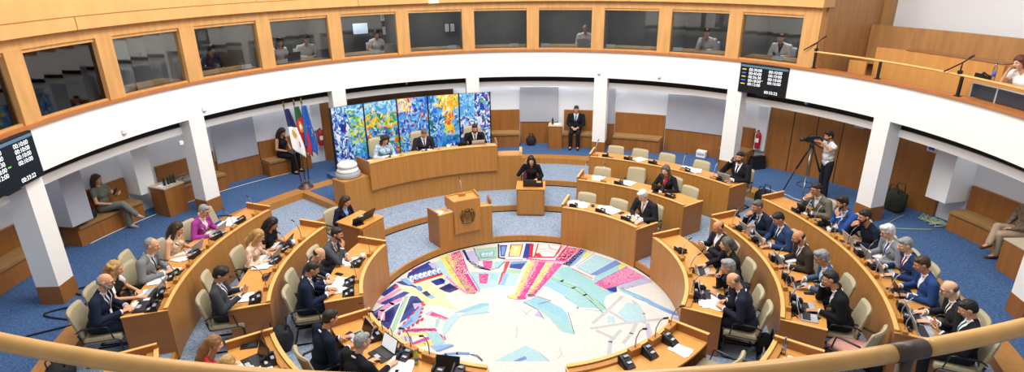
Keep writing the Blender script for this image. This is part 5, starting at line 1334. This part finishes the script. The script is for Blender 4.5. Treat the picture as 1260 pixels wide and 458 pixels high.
# cables
def cable(label, pts, m, r=.012): return simple('cable', label, 'cable', Matrix(), MB().tube([Vector(p) for p in pts], r, 6), m, 'cables on the carpet')
r_ = random.Random(11); P = []
for k in range(70):
    a = 73.0+2.8*k/70+.7*sin(k*.9); P.append(pt(9.5+.16*cos(k*1.1)+r_.uniform(-.05, .05), a, TZ[4]+.015+.02*(k % 3)))
cable('tangle of pale green cables on the carpet by the wooden wall', P, mat('cable_pale', '9fae96', .5), .012)
cable('single looped pale cable on the carpet near the grey-haired men', [pt(9.25-.9*sin(k*.17), 71.5+.28*k*(1 if k < 14 else 1), TZ[4]+.012) for k in range(19)], mat('cable_pale', '9fae96', .5), .012)
cable('black cable curling over the carpet by the tall screen column', [pt(7.9+.35*sin(k*.5), -104+.42*k, TZ[4]+.02) for k in range(34)], BLACK, .014)
cable('thin white cable along the foot of the side bench', [pt(RW(-80+k)-.5, -80+k, TZ[4]+.01) for k in range(0, 35)], PAPER, .007)
cable('white cable along the carpet edge beside the black bag', [pt(7.8+.03*sin(k), 53+.6*k, TZ[4]+.012) for k in range(20)], SILVER, .014)
# cameraman
person('person in white patterned shirt standing behind a video camera', 8.43, 61.4, TZ[4], 'film', M=Matrix.Translation(pt(8.43, 61.4, TZ[4])) @ Matrix.Rotation(rad(92), 4, 'Z'), top=('short', 'd6d8da'), pattern=True, hair='black', style='full', beard='black', skin='b', trousers='20242e')
CT = Matrix.Translation(pt(8.43, 61.4, TZ[4])) @ Matrix.Rotation(rad(92), 4, 'Z') @ Matrix.Translation((0, .46, 0))
t = item('tripod', 'tall dark tripod on the blue carpet carrying the video camera', 'tripod', CT)
for k in range(3):
    w = 2*pi*k/3+.5; e = Vector((.55*cos(w), .55*sin(w), .02)); MB().tube([(.03*cos(w), .03*sin(w), 1.32), (.3*cos(w), .3*sin(w), .68)], .022, 8).tube([Vector((.3*cos(w), .3*sin(w), .70)), e], .014, 8).build('leg', STEEL if k == 1 else BLACK, t)
MB().lathe([(.05, 1.28), (.06, 1.32), (.05, 1.38), (.04, 1.42)], 14).build('head', BLACK, t); MB().tube([(0, -.05, 1.40), (.08, -.38, 1.22)], .012, 8).build('pan_handle', BLACK, t)
MB().tube([(.2*cos(2*pi*k/12), .2*sin(2*pi*k/12), .35) for k in range(13)], .01, 6).build('spreader', BLACK, t)
t = item('video_camera', 'black shoulder video camera on the tripod', 'camera', CT @ Matrix.Translation((0, .02, 1.43)) @ Matrix.Scale(.82, 4))
MB().box((0, 0, .10), (.13, .34, .17), bev=.02).build('body', BLACK, t); MB().lathe([(.05, 0), (.055, .10), (.065, .12), (.065, .18)], 14, M=Matrix.Translation((0, .17, .10)) @ Matrix.Rotation(-pi/2, 4, 'X')).build('lens', DARK, t)
MB().box((-.10, -.06, .19), (.08, .16, .07), bev=.01).build('viewfinder', BLACK, t); MB().tube([(0, .12, .18), (0, .10, .25), (0, -.10, .25), (0, -.13, .18)], .014, 8).build('top_handle', BLACK, t); MB().box((0, -.23, .1), (.09, .12, .12), bev=.01).build('battery', DARK, t)
# people along the wall
a = 11.3; person('person in black suit sitting with joined hands on the far bench', RW(a)-.24, a, Z4-.02, 'lap', jacket='17181c', shirt='c8d2e0', tie='2a3350', hair='black', style='short', skin='b', trousers='1a1b20')
a = -47.6; person('person with long black hair in black reading a tablet behind the flags', RW(a)-.24, a, Z4-.02, 'wlaptop', top=('sleeveless', '1a1c22'), hair='black', style='long', skin='b', trousers='15161a', turn=26)
simple('tablet', 'dark tablet on the lap of the woman behind the flags', 'tablet', frame(RW(a)-.24, a, Z4+.64, 26) @ Matrix.Translation((0, .40, 0)) @ Matrix.Rotation(rad(-18), 4, 'X'), MB().box((0, 0, 0), (.3, .22, .012), bev=.004), DARK)
a = -75.6; person('person in grey-green shirt and trousers sitting cross-legged on the side bench', RW(a)-.26, a, Z4-.02, 'wcross', top=('short', '6e7266'), hair='brown', style='long', skin='a', trousers='77786c', turn=10, extra=None, shoes='8f8f90')
simple('smartphone', 'black phone in the hand of the woman in grey-green', 'phone', frame(RW(a)-.60, a, Z4+.92, 10) @ Matrix.Translation((-.06, 0, 0)) @ Matrix.Rotation(rad(60), 4, 'X'), MB().box((0, 0, 0), (.085, .17, .012), bev=.003), BLACK)
a = 84.8; person('person in khaki trousers and patterned top on the bench near cables', RW(a)-.26, a, Z4-.02, 'legs', top=('blouse', '7a6a5c'), pattern=True, hair='dark', style='short', skin='a', trousers='b09a80', turn=-12, shoes='5a3626')
# booths
BZ = 3.06
for lab, a, R_, kw, ps in (('person in white top with a dark laptop in the fourth booth', -45.6, 9.25, dict(top=('short', 'e4e2de'), hair='black', style='long', skin='b'), 'wtype'), ('person in white shirt with headset in the fourth booth beside the white top', -40.9, 9.25, dict(top=('blouse', 'dcd8d2'), hair='dark', style='short', skin='b', extra='headset'), 'flat'),
    ('person in white top below the lit screen in a booth', -28.0, 9.25, dict(top=('short', 'f0f0ee'), hair='dark', style='bob', skin='a'), 'wtype'), ('person in white shirt with red lanyard in a booth', 12.4, 9.25, dict(top=('blouse', 'e8eaee'), hair='grey', style='recede', skin='a', extra='redlanyard'), 'type'),
    ('person in pale shirt with a hand at the chin in a booth', 35.2, 9.25, dict(top=('blouse', 'cfd0d4'), hair='dark', style='short', skin='b'), 'chin'), ('person in navy vest over white sleeves in the end booth', 47.9, 9.25, dict(jacket='e6e6e8', shirt='232c46', tie='232c46', hair='brown', style='short', skin='a'), 'flat'),
    ('dark figure in blue behind the glass of the third booth', -56.5, 9.4, dict(top=('blouse', '2a3658'), hair='black', style='long', skin='b'), 'wread')):
    person(lab, R_, a, BZ, ps, scale=.98, **kw)
    chair('grey booth chair under the ' + ' '.join(lab.split()[:9]), R_+.02, a, BZ, mats=[GREYP, GREYP], group='booth chairs')
for lab, a, c in (('dark laptop before the woman in white in the booth', -45.0, 'black'), ('dark laptop before the booth person with headset', -39.7, 'black'), ('silver laptop in the booth with the lit screen', -26.6, 'silver'), ('silver laptop before the booth person with red lanyard', 12.4, 'silver')):
    laptop(lab, at(frame(8.62, a, 3.80), 0, 0, 0, 0), c)
for i in range(11):
    a0 = -89.5+13.31*i; s = [2.0, .6, 7.8, 1.2, 5.6, 8.0, 7.5, .6, .6, .6, 6.0][i]
    t = thing('name_plate', 'small white name plate on the sill of the %s booth window' % ('first second third fourth fifth sixth seventh eighth ninth tenth eleventh twelfth'.split()[i]), 'name plate', pt(8.285, a0+s+.6, 3.80), facing(a0+s), 'name plates in the booths')
    MB().box((0, 0, .05), (.26, .012, .10)).build('plate', PAPER, t); MB().box((0, -.02, .006), (.20, .05, .012)).build('foot', BLACK, t)
t = thing('monitor', 'lit pale screen hanging in the fifth booth', 'screen', pt(10.0, -29.4, 4.34), facing(-29.4)); MB().box((0, 0, 0), (.50, .05, .36), bev=.01).build('housing', BLACK, t); MB().box((0, .027, 0), (.45, .004, .31)).build('display', mat('monitor_pale', 'cfe0f2', .4, emit=.6), t)
for i, (a, z) in enumerate(((-24.9, 4.62), (-24.7, 4.20), (-44.7, 4.60), (-13.6, 4.2), (-12.6, 4.2))):
    t = thing('framed_notice', 'small white framed notice in a booth, %s' % ('beside the lit screen, upper', 'beside the lit screen, lower', 'above the woman with a laptop', 'first on the sixth booth wall', 'second on the sixth booth wall')[i], 'notice', pt(10.35, a, z), facing(a), 'framed notices in the booths'); MB().box((0, 0, 0), (.17, .02, .3)).build('frame', BLACK, t); MB().box((0, .012, 0), (.13, .004, .25)).build('sheet', PAPER, t)
# gallery person and things
person('reddish-haired person in white top leaning on the gallery ledge', 9.1, 89.0, 3.2, 'cheek', top=('short', 'eeeeee'), hair='red', style='bob', skin='c', trousers='22242a', M=frame(9.06, 83.6, 3.2, 0))
chair('beige chair of the woman in white in the gallery', 9.02, 83.6, 3.2)
bottle('large clear water bottle with blue cap on the gallery ledge', frame(8.6, 81.9, 4.03), .34, '3a62c8'); t = phone('black telephone on the gallery ledge beside the bottle', frame(8.6, 80.6, 4.03))
for a, lab in ((57.3, 'black microphone on the gallery rail at the wooden partition'), (80.4, 'black microphone on the gallery rail post nearer the woman')):
    t = thing('rail_microphone', lab, 'microphone', pt(8.12, a, 4.15), facing(a), 'microphones on the gallery rail'); MB().box((0, 0, .03), (.06, .06, .06)).tube([(0, 0, .05), (0, 0, .20)], .012, 8).build('clamp', BLACK, t); MB().tube([(.26, .08, .0), (.0, 0, .20), (-.10, -.02, .30)], .013, 8).build('boom', BLACK, t); MB().cap((-.10, -.02, .30), .02, (-.15, -.03, .345), .02).build('microphone_head', DARK, t)
